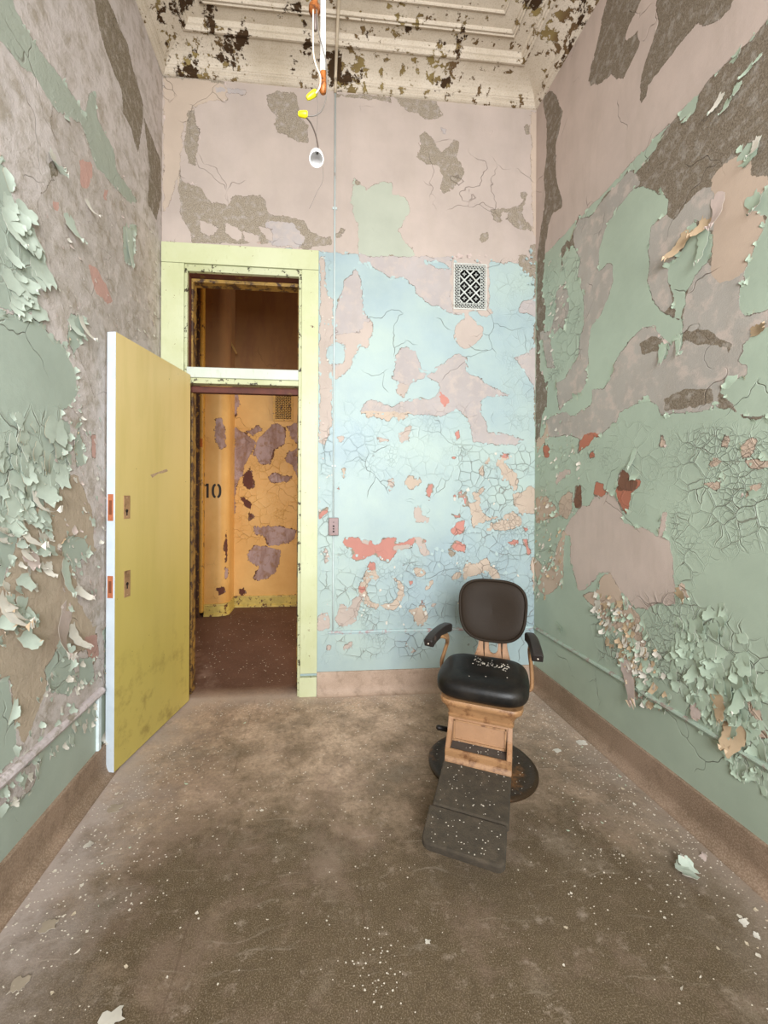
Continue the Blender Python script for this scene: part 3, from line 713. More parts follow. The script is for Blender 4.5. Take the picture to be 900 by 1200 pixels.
# ------------------------------------------------------------------ corridor beyond
YPAL = dict(b=(120,84,60), b2=(84,56,40), g=(176,152,148), k=(200,160,110), s=(160,100,80), d=(98,60,50), p=(138,102,66), o=(190,150,70), m=(226,182,112), m2=(206,158,88), edge=(92,62,36))
mfar = paint_mat('corridor_paint', YPAL, cscale=9, jag=.055, mot=.6, lstr=.5)
def base_far(Fd, U, Z): Fd['m'][:] = np.clip(2.62 - Z, -LIM, LIM); Fd['p'][:] = LIM
YF = 2.31
uf = lambda x, y: (lambda p: (p.x, p.z))(onY(x, y, YF))
wf, *_ = wall('wall_corridor', grid(-2.2, 3.6, -.1, 1.0, .014), grid(0, 4.3, 0, 4.2, .014), lambda u, z: (u, YF, z), uf, base_far, FAR,
              [(.8, [(268, 500), (352, 500), (352, 640), (268, 640)])], mfar)
mup = simple('corridor_upper_plaster', (150,118,96), .9, var=.15, scale=5, dirt=(78,44,30), dirt_lo=.56, dirt_hi=.62, dscale=5, bump=.003)
# rounded pier: flat face then a bullnose running back to the end wall
PYF, PXR, RR = 1.945, .03, .11
prof_ = [(-.225, PYF)] + [(-.225 + i*.012, PYF) for i in range(1, 13)]
x0 = prof_[-1][0]
for i in range(1, 13):
    a_ = R(90*i/12); prof_.append((x0 + (PXR-x0)*math.sin(a_), PYF + .13*(1-math.cos(a_))))
prof_ += [(PXR, PYF+.13+i*.03) for i in range(1, 9)]
arc = [0]
for i in range(1, len(prof_)): arc.append(arc[-1] + math.dist(prof_[i], prof_[i-1]))
def to_pier(u, z):
    j = min(range(len(arc)), key=lambda k: abs(arc[k]-u)); return (prof_[j][0], prof_[j][1], z)
def up_(x, y):
    p = onY(x, y, PYF); return (max(0, (p.x+.225)*1.05), p.z)
wp, *_ = wall('wall_pier', arc, grid(0, 4.3, 0, 4.2, .014), to_pier, up_, base_far, PIER, [(.45, [(235, 640), (275, 640), (275, 730), (235, 730)])], mfar)
wp.data.polygons.foreach_set('use_smooth', [True]*len(wp.data.polygons))
mdark = simple('dark_woodwork', (74,46,24), .6, var=.3, dirt=(170,128,50), dirt_lo=.55, dirt_hi=.62, dscale=22, bump=.003)
mylw = simple('old_yellow_gloss', (206,158,66), .45, var=.15, dirt=(96,60,34), dirt_lo=.56, dirt_hi=.62, dscale=12, bump=.002)
mylw2 = simple('old_yellow_trim', (198,176,92), .5, var=.15, dirt=(90,56,34), dirt_lo=.55, dirt_hi=.6, dscale=16, bump=.002)
# return wall with a door frame left of the pier
plate('wall_corridor_left', (-2.2, 1.84, 0), (-.345, 2.31, 4.3), mfar)
plate('trim_11', (-.345, 1.87, 0), (-.264, 1.99, 4.2), mdark, bev=.006)
plate('trim_12', (-.266, 1.88, .05), (-.226, 1.97, 3.95), mylw, bev=.014)
for z in (.9, 1.75, 2.35):
    pass
bm = bmesh.new(); box(bm, (-.262, 1.868, 1.88), (-.232, 1.882, 1.97), .003); box(bm, (-.250, 1.860, 1.875), (-.243, 1.872, 1.975), .002)
tag(frombm('door_hinge', bm, simple('rusty_hinge', (170,96,30), .5, .4)), 'small rusty hinge on the corridor door frame left of the number 10', 'hinge')
# skirting and rail mouldings of the corridor
sp_ = [(0, .135), (.02, .132), (.024, .12), (.018, .115), (.018, .03), (.028, .02), (.03, 0)]
o = sweep('baseboard_corridor', sp_, [(PXR, YF, 0, -1), (3.6, YF, 0, -1)], mylw2); o['kind'] = 'structure'
Vs = []; Fs = []
for x, y in prof_:
    for o_, z in sp_: Vs.append((x + o_*.5 if y > PYF+.02 else x, y - (o_ if y < PYF+.1 else 0), z))
for i in range(len(prof_)-1):
    for k in range(len(sp_)-1):
        a = i*len(sp_)+k; Fs.append((a, a+1, a+1+len(sp_), a+len(sp_)))
make('baseboard_pier', Vs, Fs, mylw2)['kind'] = 'structure'
plate('ceiling_corridor', (-2.2, TK, 4.25), (3.6, 2.4, 4.35), mup)
# near side of the partition seen from the corridor (blocks light), split round the opening
bm = bmesh.new()
for lo, hi in (((-2.2, .02, 0), (.155, TK, 4.3)), ((.905, .02, 0), (1.955, TK, 4.3)), ((.155, .02, 2.83), (.905, TK, 4.3)), ((2.21, .02, 0), (3.6, TK, 4.3)), ((1.955, .02, 0), (2.21, TK, VZ0-.005)), ((1.955, .02, VZ1+.005), (2.21, TK, 4.3))):
    box(bm, lo, hi)
frombm('wall_partition', bm, mfar)['kind'] = 'structure'
# doorcase on the corridor side
mcc = simple('grimy_ochre', (146,112,48), .6, var=.2, dirt=(60,36,20), dirt_lo=.48, dirt_hi=.56, dscale=18, bump=.002)
pc('corridor_casing', (.168, .070, 0), (.180, TK+.02, 2.80), mcc, .003)
pc('corridor_casing', (.882, .070, 0), (.892, TK+.02, 2.80), mcc, .003)
pc('corridor_casing_head', (.168, .070, 2.79), (.892, TK+.02, 2.813), mcc, .003)
pc('stop', (.167, .055, 2.04), (.893, .10, 2.082), mred, .003)
# added sloping bar standing in for a diagonal light streak, seen through the transom
bm = bmesh.new()
p0 = onY(238, 345, 2.1); p1 = onY(270, 405, 2.1)
M_ = Matrix.Translation((p0+p1)/2) @ (p1-p0).to_track_quat('Z', 'Y').to_matrix().to_4x4()
L_ = (p1-p0).length/2+.12
box(bm, (-.012, -.012, -L_), (.012, .012, L_), .005, M=M_)
tag(frombm('sloping_streak', bm, simple('dull_streak', (150,116,60), .6)), 'thin sloping bar added for a light streak high in the corridor through the transom', 'light streak')
# stencilled door number, flat paint on the pier face
bm = bmesh.new()
def stroke(pts, th=.0012):
    vs = [bm.verts.new((x, PYF-.0002, z)) for x, z in pts]
    f = bm.faces.new(vs); r = bmesh.ops.extrude_face_region(bm, geom=[f])
    for v in [g for g in r['geom'] if isinstance(g, bmesh.types.BMVert)]: v.co.y -= th
P_ = lambda x, y: (lambda p: (p.x, p.z))(onY(x, y, PYF-.001))
def quad(x0, y0, x1, y1): a = P_(x0, y0); b = P_(x1, y1); stroke([a, (b[0], a[1]), b, (a[0], b[1])])
quad(241.8, 568.2, 244.6, 585.0)
a = P_(241.8, 568.2); b = P_(243, 570.6); c = P_(240.2, 571.4)
stroke([(a[0], a[1]), (b[0], b[1]), (c[0], c[1]), (c[0], c[1]+.012)])
o_ = P_(253.7, 576.7); sx = abs(P_(259.4, 577)[0]-o_[0]); sz = abs(P_(254, 568)[1]-o_[1])
for lo, hi in ((100, 260), (-80, 80)):
    for i in range(12):
        a0 = R(lo+(hi-lo)*i/12); a1 = R(lo+(hi-lo)*(i+1)/12)
        q = []
        for a_, k in ((a0, 1), (a1, 1), (a1, .5), (a0, .5)):
            kz = 1 if k == 1 else .72
            q.append((o_[0]+sx*k*math.copysign(abs(math.cos(a_))**.8, math.cos(a_)), o_[1]+sz*kz*math.copysign(abs(math.sin(a_))**.8, math.sin(a_))))
        stroke(q)
n10 = frombm('door_number', bm, simple('black_stencil', (38,28,16), .6), wp)
n10['label'] = 'black stencilled number 10'
# corridor vent
def lattice(name, x0, x1, z0, z1, y, cell, mat, parent, thick=.006, bar=.0045, border=.02, flower=False):
    bm = bmesh.new()
    T = y-thick
    for lo, hi in (((x0, T, z0), (x0+border, y, z1)), ((x1-border, T, z0), (x1, y, z1)), ((x0+border, T, z0), (x1-border, y, z0+border)), ((x0+border, T, z1-border), (x1-border, y, z1))):
        box(bm, lo, hi)
    a0, a1, b0, b1 = x0+border, x1-border, z0+border, z1-border
    def barseg(p, q, w):
        p = Vector((p[0], 0, p[1])); q = Vector((q[0], 0, q[1])); d = (q-p)
        if d.length < 1e-4: return
        d.normalize(); n = Vector((-d.z, 0, d.x))*w/2
        vs = [p+n, q+n, q-n, p-n]
        f = bm.faces.new([bm.verts.new((v.x, y-.0005, v.z)) for v in vs])
        r = bmesh.ops.extrude_face_region(bm, geom=[f])
        for v in [g for g in r['geom'] if isinstance(g, bmesh.types.BMVert)]: v.co.y -= thick-.001
    def clip(px, pz, dx, dz, rc=None, bw=None):
        t0, t1 = -9, 9
        ra0, ra1, rb0, rb1 = rc or (a0, a1, b0, b1)
        for p, d, lo, hi in ((px, dx, ra0, ra1), (pz, dz, rb0, rb1)):
            if abs(d) < 1e-9:
                if p < lo or p > hi: return
                continue
            ta, tb = sorted(((lo-p)/d, (hi-p)/d)); t0 = max(t0, ta); t1 = min(t1, tb)
        if t1 > t0: barseg((px+dx*t0, pz+dz*t0), (px+dx*t1, pz+dz*t1), bw or bar)
    cxm, czm = (a0+a1)/2, (b0+b1)/2
    if flower:      # fine zigzag border round the large pattern
        g = .036; outer = (a0, a1, b0, b1)
        for rc in ((a0, a0+g, b0, b1), (a1-g, a1, b0, b1), (a0+g, a1-g, b0, b0+g), (a0+g, a1-g, b1-g, b1)):
            for k in range(-40, 41):
                clip(cxm+k*.0215, czm, .7071, .7071, rc, .0042); clip(cxm+k*.0215, czm, .7071, -.7071, rc, .0042)
        a0, a1, b0, b1 = a0+g, a1-g, b0+g, b1-g
        for p, q in (((a0, b0), (a1, b0)), ((a1, b0), (a1, b1)), ((a1, b1), (a0, b1)), ((a0, b1), (a0, b0))): barseg(p, q, .005)
    n = int((a1-a0+b1-b0)/cell)+2
    for k in range(-n, n+1):
        clip(cxm+k*cell, czm, .7071, .7071); clip(cxm+k*cell, czm, .7071, -.7071)
    if flower:
        m = int((a1-a0)/cell/2)+1; q = int((b1-b0)/cell/2)+1
        for i in range(-2*m, 2*m+1):
            for j in range(-2*q, 2*q+1):
                x = cxm + i*cell/2; z = czm + j*cell/2
                if not (a0+.004 < x < a1-.004 and b0+.004 < z < b1-.004): continue
                if (i+j) % 2 == 0:      # crossings of the diagonals: little bosses
                    r_ = .0085
                    vs = [bm.verts.new((x+r_*math.cos(R(45*k)), y-thick-.0008, z+r_*math.sin(R(45*k)))) for k in range(8)]
                    f = bm.faces.new(vs); r = bmesh.ops.extrude_face_region(bm, geom=[f])
                    for v in [g for g in r['geom'] if isinstance(g, bmesh.types.BMVert)]: v.co.y += .003
                else:                   # small crosses in the eyes
                    s = cell*.17
                    barseg((x-s, z), (x+s, z), .0042); barseg((x, z-s), (x, z+s), .0042)
                    for q in (45, 135): barseg((x-cell*.09*math.cos(R(q)), z-cell*.09*math.sin(R(q))), (x+cell*.09*math.cos(R(q)), z+cell*.09*math.sin(R(q))), .0035)
    return frombm(name, bm, mat, parent)
mgrille = simple('painted_iron_grille', (200,203,196), .5, var=.08, dirt=(150,140,120), dirt_lo=.55, dirt_hi=.7)
black = simple('duct_black', (16,14,12), .9, var=.1)
def duct(x0, x1, z0, z1, y, depth, parent):
    bm = bmesh.new(); w = .004
    box(bm, (x0, y+depth, z0), (x1, y+depth+w, z1))
    for lo, hi in (((x0-w, y, z0), (x0, y+depth, z1)), ((x1, y, z0), (x1+w, y+depth, z1)), ((x0, y, z0-w), (x1, y+depth, z0)), ((x0, y, z1), (x1, y+depth, z1+w))): box(bm, lo, hi)
    return frombm('duct', bm, black, parent)
v1 = empty('vent_grille', ((VX0+VX1)/2, 0, (VZ0+VZ1)/2))
tag(v1, 'ornate white iron vent grille set high in the mint back wall', 'vent')
a = lattice('lattice', VX0, VX1, VZ0, VZ1, .0, .085, mgrille, None, bar=.0085, border=.007, flower=True)
b = duct(VX0+.012, VX1-.012, VZ0+.012, VZ1-.012, .001, .10, None)
for o in (a, b): o.parent = v1; o.matrix_parent_inverse = Matrix.Translation(-v1.location)
p0 = onY(319, 462, YF); p1 = onY(343.5, 495, YF)
v2 = empty('vent_grille', ((p0.x+p1.x)/2, YF, (p0.z+p1.z)/2))
tag(v2, 'small yellow painted vent grille on the corridor wall', 'vent')
a = lattice('lattice', p0.x, p1.x, p1.z, p0.z, YF-.012, .034, mylw, None, thick=.01, bar=.010, border=.030)
bm = bmesh.new(); box(bm, (p0.x+.02, YF-.008, p1.z+.02), (p1.x-.02, YF-.001, p0.z-.02)); b = frombm('backing', bm, black)
for o in (a, b): o.parent = v2; o.matrix_parent_inverse = Matrix.Translation(-v2.location)

# ------------------------------------------------------------------ the open door
HX, HY, DW, DT, DA = .196, -.036, .715, .044, 1.774
fx, fy = math.cos(DA), -math.sin(DA)
t = NT('ochre_door_paint')
X, Y, Z_ = t.sep(); st = t.noise(9, 6, .6, t.map((1, 1, .12)))
c = t.mix(t.ramp(t.math('ADD', Z_, t.math('MULTIPLY', t.math('SUBTRACT', t.noise(2, 4, .5), .5), .9)), .5, 2.1), lin((190,172,92)), lin((212,188,130)))
c = t.mix(t.math('MULTIPLY', t.ramp(st, .45, .7), .35), c, lin((178,160,88)))
dirt = t.math('MULTIPLY', t.ramp(t.noise(7, 8, .7), .52, .66), t.ramp(Z_, .75, .25))
c = t.mix(t.math('MULTIPLY', dirt, .6), c, lin((128,108,56)))
c = t.mix(t.math('LESS_THAN', t.vor(16, 'F1', t.map((1, 1, .7))), .035), c, lin((70,56,30)))
t.bump(t.noise(30, 4, .5), .001, .4)
mdoor = t.done(c, .42, spec=.45)
medge = simple('pale_door_edge', (196,206,214), .5, var=.04, dirt=(176,180,176), dirt_lo=.6, dirt_hi=.75)
mcop = simple('copper_plate', (200,122,84), .45, .35, var=.12, dirt=(150,84,52))
mbrz = simple('bronze_plate', (176,140,104), .5, .3, var=.12, dirt=(120,90,60))
mhole = simple('keyhole_black', (22,14,10), .8)
dr = empty('door_1', (HX, HY, 0), math.atan2(fy, fx)); dr['kind'] = 'structure'
# local x along the leaf, local y across its thickness (visible face y=0, back towards left wall)
dirx = Vector((fx, fy, 0)); ny = Vector((-fy, fx, 0))      # local +y
sgn = 1 if ny.x < 0 else -1                                # side of the left wall
bm = bmesh.new(); y0, y1 = sorted((0, sgn*DT)); box(bm, (.0, y0, .012), (DW, y1, 2.13), .0015)
leaf = frombm('door_leaf', bm, [mdoor, medge], dr)
for p in leaf.data.polygons:
    if p.center.x > DW-.004: p.material_index = 1
ys = -sgn      # outward on the visible face
def onleaf(px, py):  # pixel on visible face -> local (x,z)
    v = ray(px, py); n = ny
    tt = (Vector((HX, HY, 0))-CAM).dot(n)/v.dot(n); P = CAM+v*tt
    return (P-Vector((HX, HY, 0))).dot(dirx), P.z
for (ax0, ay0, ax1, ay1, hx, hy) in ((145, 583, 152, 610.5, 148.2, 601), (146.3, 670, 153, 703, 149.4, 686.5)):
    x0_, z0_ = onleaf(ax0, ay1); x1_, z1_ = onleaf(ax1, ay0); x0_, x1_ = sorted((x0_, x1_))
    bm = bmesh.new(); ya, yb = sorted((0, ys*.003)); box(bm, (x0_, ya, z0_), (x1_, yb, z1_), .0008)
    for zz in (z0_+.012, z1_-.012): bmesh.ops.create_uvsphere(bm, u_segments=8, v_segments=6, radius=.004, matrix=Matrix.Translation(((x0_+x1_)/2, ys*.003, zz)))
    e = frombm('escutcheon', bm, mbrz, dr)
    hx_, hz_ = onleaf(hx, hy)
    bm = bmesh.new(); bmesh.ops.create_cone(bm, segments=18, radius1=.0085, radius2=.0085, depth=.0012, cap_ends=True, matrix=Matrix.Translation((hx_, ys*.0036, hz_)) @ Matrix.Rotation(R(90), 4, 'X'))
    box(bm, (hx_-.0035, min(ys*.003, ys*.0042), hz_-.024), (hx_+.0035, max(ys*.003, ys*.0042), hz_))
    frombm('keyhole', bm, mhole, e)
def edgez(px, py):
    P0 = Vector((HX, HY, 0))+dirx*DW; v = ray(px, py); tt = (P0-CAM).dot(dirx)/v.dot(dirx); P = CAM+v*tt
    return P.z
for (ya_, yb_) in ((581.5, 613), (677.5, 703.5)):
    zt, zb_ = edgez(133, ya_), edgez(133, yb_); yc = sgn*DT*.5
    bm = bmesh.new(); box(bm, (DW, yc-.014, zb_), (DW+.002, yc+.014, zt), .0006)
    for zz in (zb_+.012, zt-.012): bmesh.ops.create_uvsphere(bm, u_segments=8, v_segments=6, radius=.0035, matrix=Matrix.Translation((DW+.002, yc, zz)))
    e = frombm('lock_faceplate', bm, mcop, dr)
    bm = bmesh.new(); m_ = (zt+zb_)/2; box(bm, (DW+.0015, yc-.0075, m_-(zt-zb_)*.27), (DW+.0028, yc+.0075, m_+(zt-zb_)*.27), .0005)
    frombm('latch_slot', bm, simple('slot_brown', (120,66,40), .6), e)
# torn strip of old tape on the leaf
q = [onleaf(*a_) for a_ in ((176, 558.5), (195, 551.5), (196.5, 554), (190, 556.5), (185, 557), (178, 562))]
bm = bmesh.new(); f = bm.faces.new([bm.verts.new((x, ys*.0006, z)) for x, z in q]); r = bmesh.ops.extrude_face_region(bm, geom=[f])
for v in [g for g in r['geom'] if isinstance(g, bmesh.types.BMVert)]: v.co.y += ys*.0008
frombm('tape_residue', bm, simple('tape_residue', (178,150,120), .7, var=.2, scale=60, dirt=(120,90,90)), dr)['label'] = 'torn mauve strip of old tape'

# ------------------------------------------------------------------ conduit and switch box
mcond = simple('painted_conduit', (192,204,202), .5, var=.06, dirt=(160,150,142), dirt_lo=.6, dirt_hi=.7)
mcond2 = simple('dusty_conduit', (196,180,156), .6, var=.1)
xk = 1.131
cd_ = empty('electrical_conduit', (xk, 0, .43)); tag(cd_, 'thin painted conduit running down the back wall beside the doorcase', 'conduit')
def par(o, p): o.parent = p; o.matrix_parent_inverse = Matrix.Translation(-p.location); return o
par(tube('pipe_run', [(xk, -.006, .434), (xk, -.006, 1.078)], .0058, mcond), cd_)
par(tube('pipe_run', [(xk, -.006, 1.204), (xk, -.006, 4.085)], .0058, mcond), cd_)
pathc = [(xk, -.006, 4.085), (xk, -.034, 4.105), (xk, -.045, 4.135)] + [(xk, -(o_+.008), z-.012) for o_, z in cp[10:19:2]] + [(xk, -.235, 4.190), (xk, -.26, 4.222), (xk, -.42, 4.222), (xk, -3.9, 4.222)]
par(tube('ceiling_run', pathc, .010, mcond2), cd_)
for z in (1.55, 3.3):
    bm = bmesh.new(); box(bm, (xk-.016, -.0085, z-.008), (xk+.016, 0, z+.008), .003); par(frombm('pipe_clip', bm, mcond), cd_)
s0 = onY(385.2, 607, -.018); s1 = onY(397, 627.5, -.018)
sw = empty('switch_box', ((s0.x+s1.x)/2, 0, (s0.z+s1.z)/2)); tag(sw, 'pinkish metal outlet box with four dark holes on the back wall conduit', 'switch')
bm = bmesh.new(); box(bm, (s0.x, -.034, s1.z), (s1.x, 0, s0.z), .004)
par(frombm('box_body', bm, simple('pink_grey_metal', (124,101,98), .45, .2, var=.1, dirt=(150,110,90))), sw)
bm = bmesh.new()
for zf, w in ((.25, .006), (.47, .011), (.62, .009), (.77, .011)):
    z = s0.z+(s1.z-s0.z)*zf; xm = (s0.x+s1.x)/2
    box(bm, (xm-w/2, -.0352, z-w/2), (xm+w/2, -.0338, z+w/2), .0005)
par(frombm('socket_hole', bm, mhole), sw)
# ------------------------------------------------------------------ what is left of the ceiling light
YL = -D + 1.2
L = lambda x, y, dy=0: onY(x, y, YL+dy)
mwhite = simple('white_enamel_tube', (236,234,230), .35, var=.04)
mor = simple('rusted_copper_fitting', (168,98,44), .5, .3, var=.2, dirt=(90,50,24), dirt_lo=.5, dirt_hi=.62, dscale=60)
mwire_w = simple('cream_wire', (222,206,186), .5); mwire_g = simple('grey_wire', (112,104,96), .5); mwire_b = simple('dark_wire', (70,58,50), .5)
mnut = simple('yellow_wire_nut', (236,220,24), .4, var=.05); mporc = simple('white_porcelain', (238,236,234), .25, var=.03)
mbrass = simple('dull_socket_lining', (52,50,42), .35, .7, var=.2)
hl = empty('hanging_light_fitting', L(372, 0)); hl.location.z = ZT-.01
tag(hl, 'stripped ceiling light: white stem, loose wires, yellow connectors and an empty white socket', 'light')
tp = L(371.5, 0); tb = L(374, 90); 
par(tube('stem', [(tb.x, YL, tb.z), (tb.x, YL, ZT-.01)], .0078, mwhite, n=16), hl)
e1 = L(374.3, 104)
par(lathe('stem_end', [(.0088, tb.z+.012), (.0088, e1.z+.012), (.0125, e1.z+.010), (.0125, e1.z-.002), (.0085, e1.z-.012), (.004, e1.z-.016)], mor, n=16, M=Matrix.Translation((tb.x+.001, YL, 0))), hl)
r1 = L(363.5, 12)
par(lathe('pipe_stub', [(.0095, ZT-.012), (.0095, r1.z+.01), (.0165, r1.z+.008), (.0165, r1.z-.004), (.011, r1.z-.008), (.011, r1.z-.014), (.008, r1.z-.016)], mor, n=16, M=Matrix.Translation((r1.x, YL, 0))), hl)
par(tube('inner_sleeve', [(r1.x+.003, YL, r1.z-.01), (r1.x+.003, YL, L(365, 36).z)], .005, simple('inner_sleeve', (120,104,96), .5), n=10), hl)
def wire(name, pts, mat, r=.0017):
    return par(tube(name, spline([L(x, y, dy) for x, y, dy in pts], 7), r, mat, n=7), hl)
wire('wire', [(362, 12, -.012), (362, 40, -.014), (363, 65, -.016), (367, 80, -.018), (371, 90, -.018), (370.5, 102, -.018), (366, 110, -.012)], mwire_w, .0022)
wire('wire', [(366, 12, -.012), (368, 35, -.018), (374, 58, -.020), (378, 75, -.016), (379, 100, -.010), (377.5, 118, -.006), (372, 131, -.004), (364, 136, -.002), (356, 136.5, 0)], mwire_g, .0018)
wire('wire', [(355, 138, 0), (361, 146, 0), (366, 158, 0), (369, 172, 0), (368.5, 181, 0)], mwire_b, .0020)
wire('thin_wire', [(366.5, 111, -.012), (368.5, 122, -.008), (368, 140, -.004), (367, 165, 0), (367, 181, 0)], mwire_g, .0008)
wire('thin_wire', [(375, 196, -.01), (375, 212, -.01), (368, 226, -.008), (362, 240, -.006), (359.5, 245, -.004)], mwire_g, .0007)
def nut(p, q):
    a, b = L(*p), L(*q); d = b-a
    M_ = Matrix.Translation(a) @ d.to_track_quat('Z', 'Y').to_matrix().to_4x4(); l = d.length
    return par(lathe('wire_nut', [(.0075, 0), (.0095, .003), (.0092, l*.35), (.0078, l*.8), (.005, l)], mnut, n=12, M=M_), hl)
nut((366.5, 108.5), (355.5, 116)); nut((356.5, 135), (345.5, 134))
sc_ = L(367, 181)
# porcelain lampholder tipped towards the room
ax = Vector((.02, -.62, -.78)).normalized()
M_ = Matrix.Translation(sc_) @ ax.to_track_quat('Z', 'Y').to_matrix().to_4x4()
so = par(lathe('lampholder', [(.006, -.004), (.012, 0), (.0195, .010), (.0225, .024), (.0235, .044), (.0235, .050), (.0205, .0505), (.0200, .046)], mporc, n=24, M=M_ @ Matrix.Diagonal((.86, .86, 1, 1)), cap=1), hl)
so2 = lathe('lampholder_lining', [(.0200, .0495), (.0190, .0495), (.0185, .030), (.0185, .012), (.004, .011), (.004, .016), (.0, .016)], mbrass, n=24, M=M_ @ Matrix.Diagonal((.86, .86, 1, 1)), cap=0)
so2.parent = so; so2.matrix_parent_inverse = so.matrix_parent_inverse.copy()
bm = bmesh.new(); box(bm, (-.003, -.0035, .012), (.003, .0035, .034), .001, M=M_); box(bm, (-.013, -.002, .014), (-.011, .002, .036), 0, M=M_)
bm_ = frombm('contact', bm, mbrass); bm_.parent = so; bm_.matrix_parent_inverse = so.matrix_parent_inverse.copy()

# ------------------------------------------------------------------ the old treatment chair
mtan = simple('tan_enamel', (158,118,84), .5, var=.1, scale=7, dirt=(120,78,44), dirt_lo=.56, dirt_hi=.70, dscale=14, bump=.001, spec=.5)
mtan2 = simple('worn_tan_enamel', (158,118,80), .5, var=.14, scale=9, dirt=(96,60,34), dirt_lo=.50, dirt_hi=.66, dscale=18, bump=.001)
t = NT('black_leather')
n = t.noise(5, 8, .65); f_ = t.noise(140, 4, .6)
c = t.mix(t.ramp(n, .45, .75), lin((18,17,16)), lin((50,43,36)))
c = t.mix(t.math('MULTIPLY', t.ramp(t.noise(22, 8, .7), .6, .72), .2), c, lin((90,80,70)))
t.bump(t.math('ADD', t.math('MULTIPLY', f_, .5), t.noise(9, 6, .6)), .002, .5)
mlea = t.done(c, t.math('ADD', .28, t.math('MULTIPLY', n, .3)), spec=.3)
t = NT('black_leather_back')
n = t.noise(6, 8, .65); X, Y, Z_ = t.sep()
c = t.mix(t.ramp(t.math('ADD', n, t.math('MULTIPLY', Z_, 1.2)), .40, .72), lin((14,13,12)), lin((44,35,27)))
t.bump(t.noise(100, 4, .6), .001, .5)
mlea2 = t.done(c, .55, spec=.12)
mrub = simple('black_arm_pad', (40,34,32), .45, var=.15, dirt=(90,76,66), dirt_lo=.62, dirt_hi=.75)
mmat = simple('brown_foot_matting', (66,57,45), .9, var=.18, scale=30, bump=.003, dirt=(92,79,64), dirt_lo=.55, dirt_hi=.75, dscale=8)
mtread = simple('dark_tread', (72,64,58), .7, var=.15, dirt=(120,104,88), dirt_lo=.6, dirt_hi=.7)
mdisc = simple('rusty_brown_iron', (56,40,24), .45, .1, var=.2, dirt=(128,84,44), dirt_lo=.55, dirt_hi=.7, bump=.002)
ch = empty('treatment_chair', (1.845, -.815, 0), R(-27.8))
tag(ch, 'old black leather and tan enamel treatment chair with footrest, on a round brown base', 'chair')
lathe('floor_plate', [(0, 0), (.262, 0), (.262, .008), (.256, .014), (.240, .016), (.225, .012), (.205, .013), (.15, .020), (.11, .030), (.10, .045), (.0, .046)], mdisc, ch, n=64)
lathe('pedestal', [(.085, .04), (.080, .06), (.062, .075), (.060, .20), (.075, .215), (.095, .23), (.095, .38), (0, .38)], mdisc, ch, n=40)
def rloft(name, secs, mat, parent, n=10):
    """secs: (z, x0, x1, y0, y1, r)"""
    V = []; Fc = []; cnt = None
    for z, x0, x1, y0, y1, r in secs:
        ring = []
        for cx_, cy_, a0 in ((x1-r, y1-r, 0), (x0+r, y1-r, 90), (x0+r, y0+r, 180), (x1-r, y0+r, 270)):
            for k in range(n): a_ = R(a0+90*k/(n-1)); ring.append((cx_+r*math.cos(a_), cy_+r*math.sin(a_), z))
        cnt = len(ring); V += ring
    for i in range(len(secs)-1):
        for k in range(cnt):
            a, b = i*cnt+k, i*cnt+(k+1) % cnt; Fc.append((a, b, b+cnt, a+cnt))
    Fc.append(tuple(range(cnt-1, -1, -1))); Fc.append(tuple(range((len(secs)-1)*cnt, len(secs)*cnt)))
    o = make(name, V, Fc, mat, parent, smooth=True); o.data.set_sharp_from_angle(angle=R(35)); return o
xc = .014
rloft('seat_frame', [(.245, xc-.118, xc+.118, -.235, .07, .012), (.345, xc-.126, xc+.126, -.240, .09, .012), (.347, xc-.140, xc+.140, -.256, .10, .014), (.356, xc-.142, xc+.142, -.258, .10, .014), (.360, xc-.136, xc+.136, -.252, .10, .014),
    (.372, xc-.142, xc+.142, -.256, .11, .02), (.388, xc-.154, xc+.154, -.260, .12, .03), (.400, xc-.170, xc+.170, -.268, .13, .045), (.404, xc-.176, xc+.176, -.271, .13, .05), (.418, xc-.180, xc+.180, -.273, .13, .055), (.426, xc-.176, xc+.176, -.270, .13, .055)], mtan2, ch)
# front panel with its moulding, cheeks, tread and lip
bm = bmesh.new()
Msl = Matrix.Translation((0, -.252, .35)) @ Matrix.Rotation(R(-11), 4, 'X') @ Matrix.Translation((0, .243, -.35))
box(bm, (xc-.120, -.243, .240), (xc+.120, -.226, .352), 0, M=Msl)
front = frombm('front_panel', bm, mtan, ch)
bm = bmesh.new()
for lo, hi in (((xc-.112, -.249, .330), (xc+.112, -.242, .337)), ((xc-.112, -.249, .253), (xc+.112, -.242, .259)), ((xc-.112, -.249, .253), (xc-.105, -.242, .337)), ((xc+.105, -.249, .253), (xc+.112, -.242, .337))): box(bm, lo, hi, 0, M=Msl)
frombm('panel_moulding', bm, mtan2, front)
def prism(name, poly, x0, x1, mat, parent, bev=.003):
    bm = bmesh.new(); f = bm.faces.new([bm.verts.new((x0, y, z)) for y, z in poly]); r = bmesh.ops.extrude_face_region(bm, geom=[f])
    for v in [g for g in r['geom'] if isinstance(g, bmesh.types.BMVert)]: v.co.x = x1
    if bev: bmesh.ops.bevel(bm, geom=bm.edges[:], offset=bev, segments=2, affect='EDGES')
    return frombm(name, bm, mat, parent)
cheek = [(-.238, .350), (-.252, .350), (-.285, .300), (-.350, .247), (-.352, .200), (-.235, .200)]
prism('cheek', cheek, xc-.136, xc-.116, mtan, ch); prism('cheek', cheek, xc+.116, xc+.136, mtan, ch)
prism('tread', [(-.238, .252), (-.335, .246), (-.335, .236), (-.238, .236)], xc-.117, xc+.117, mtread, ch, .002)
prism('front_lip', [(-.332, .250), (-.345, .254), (-.354, .247), (-.352, .222), (-.360, .205), (-.355, .196), (-.332, .200)], xc-.135, xc+.135, mtan2, ch, .002)
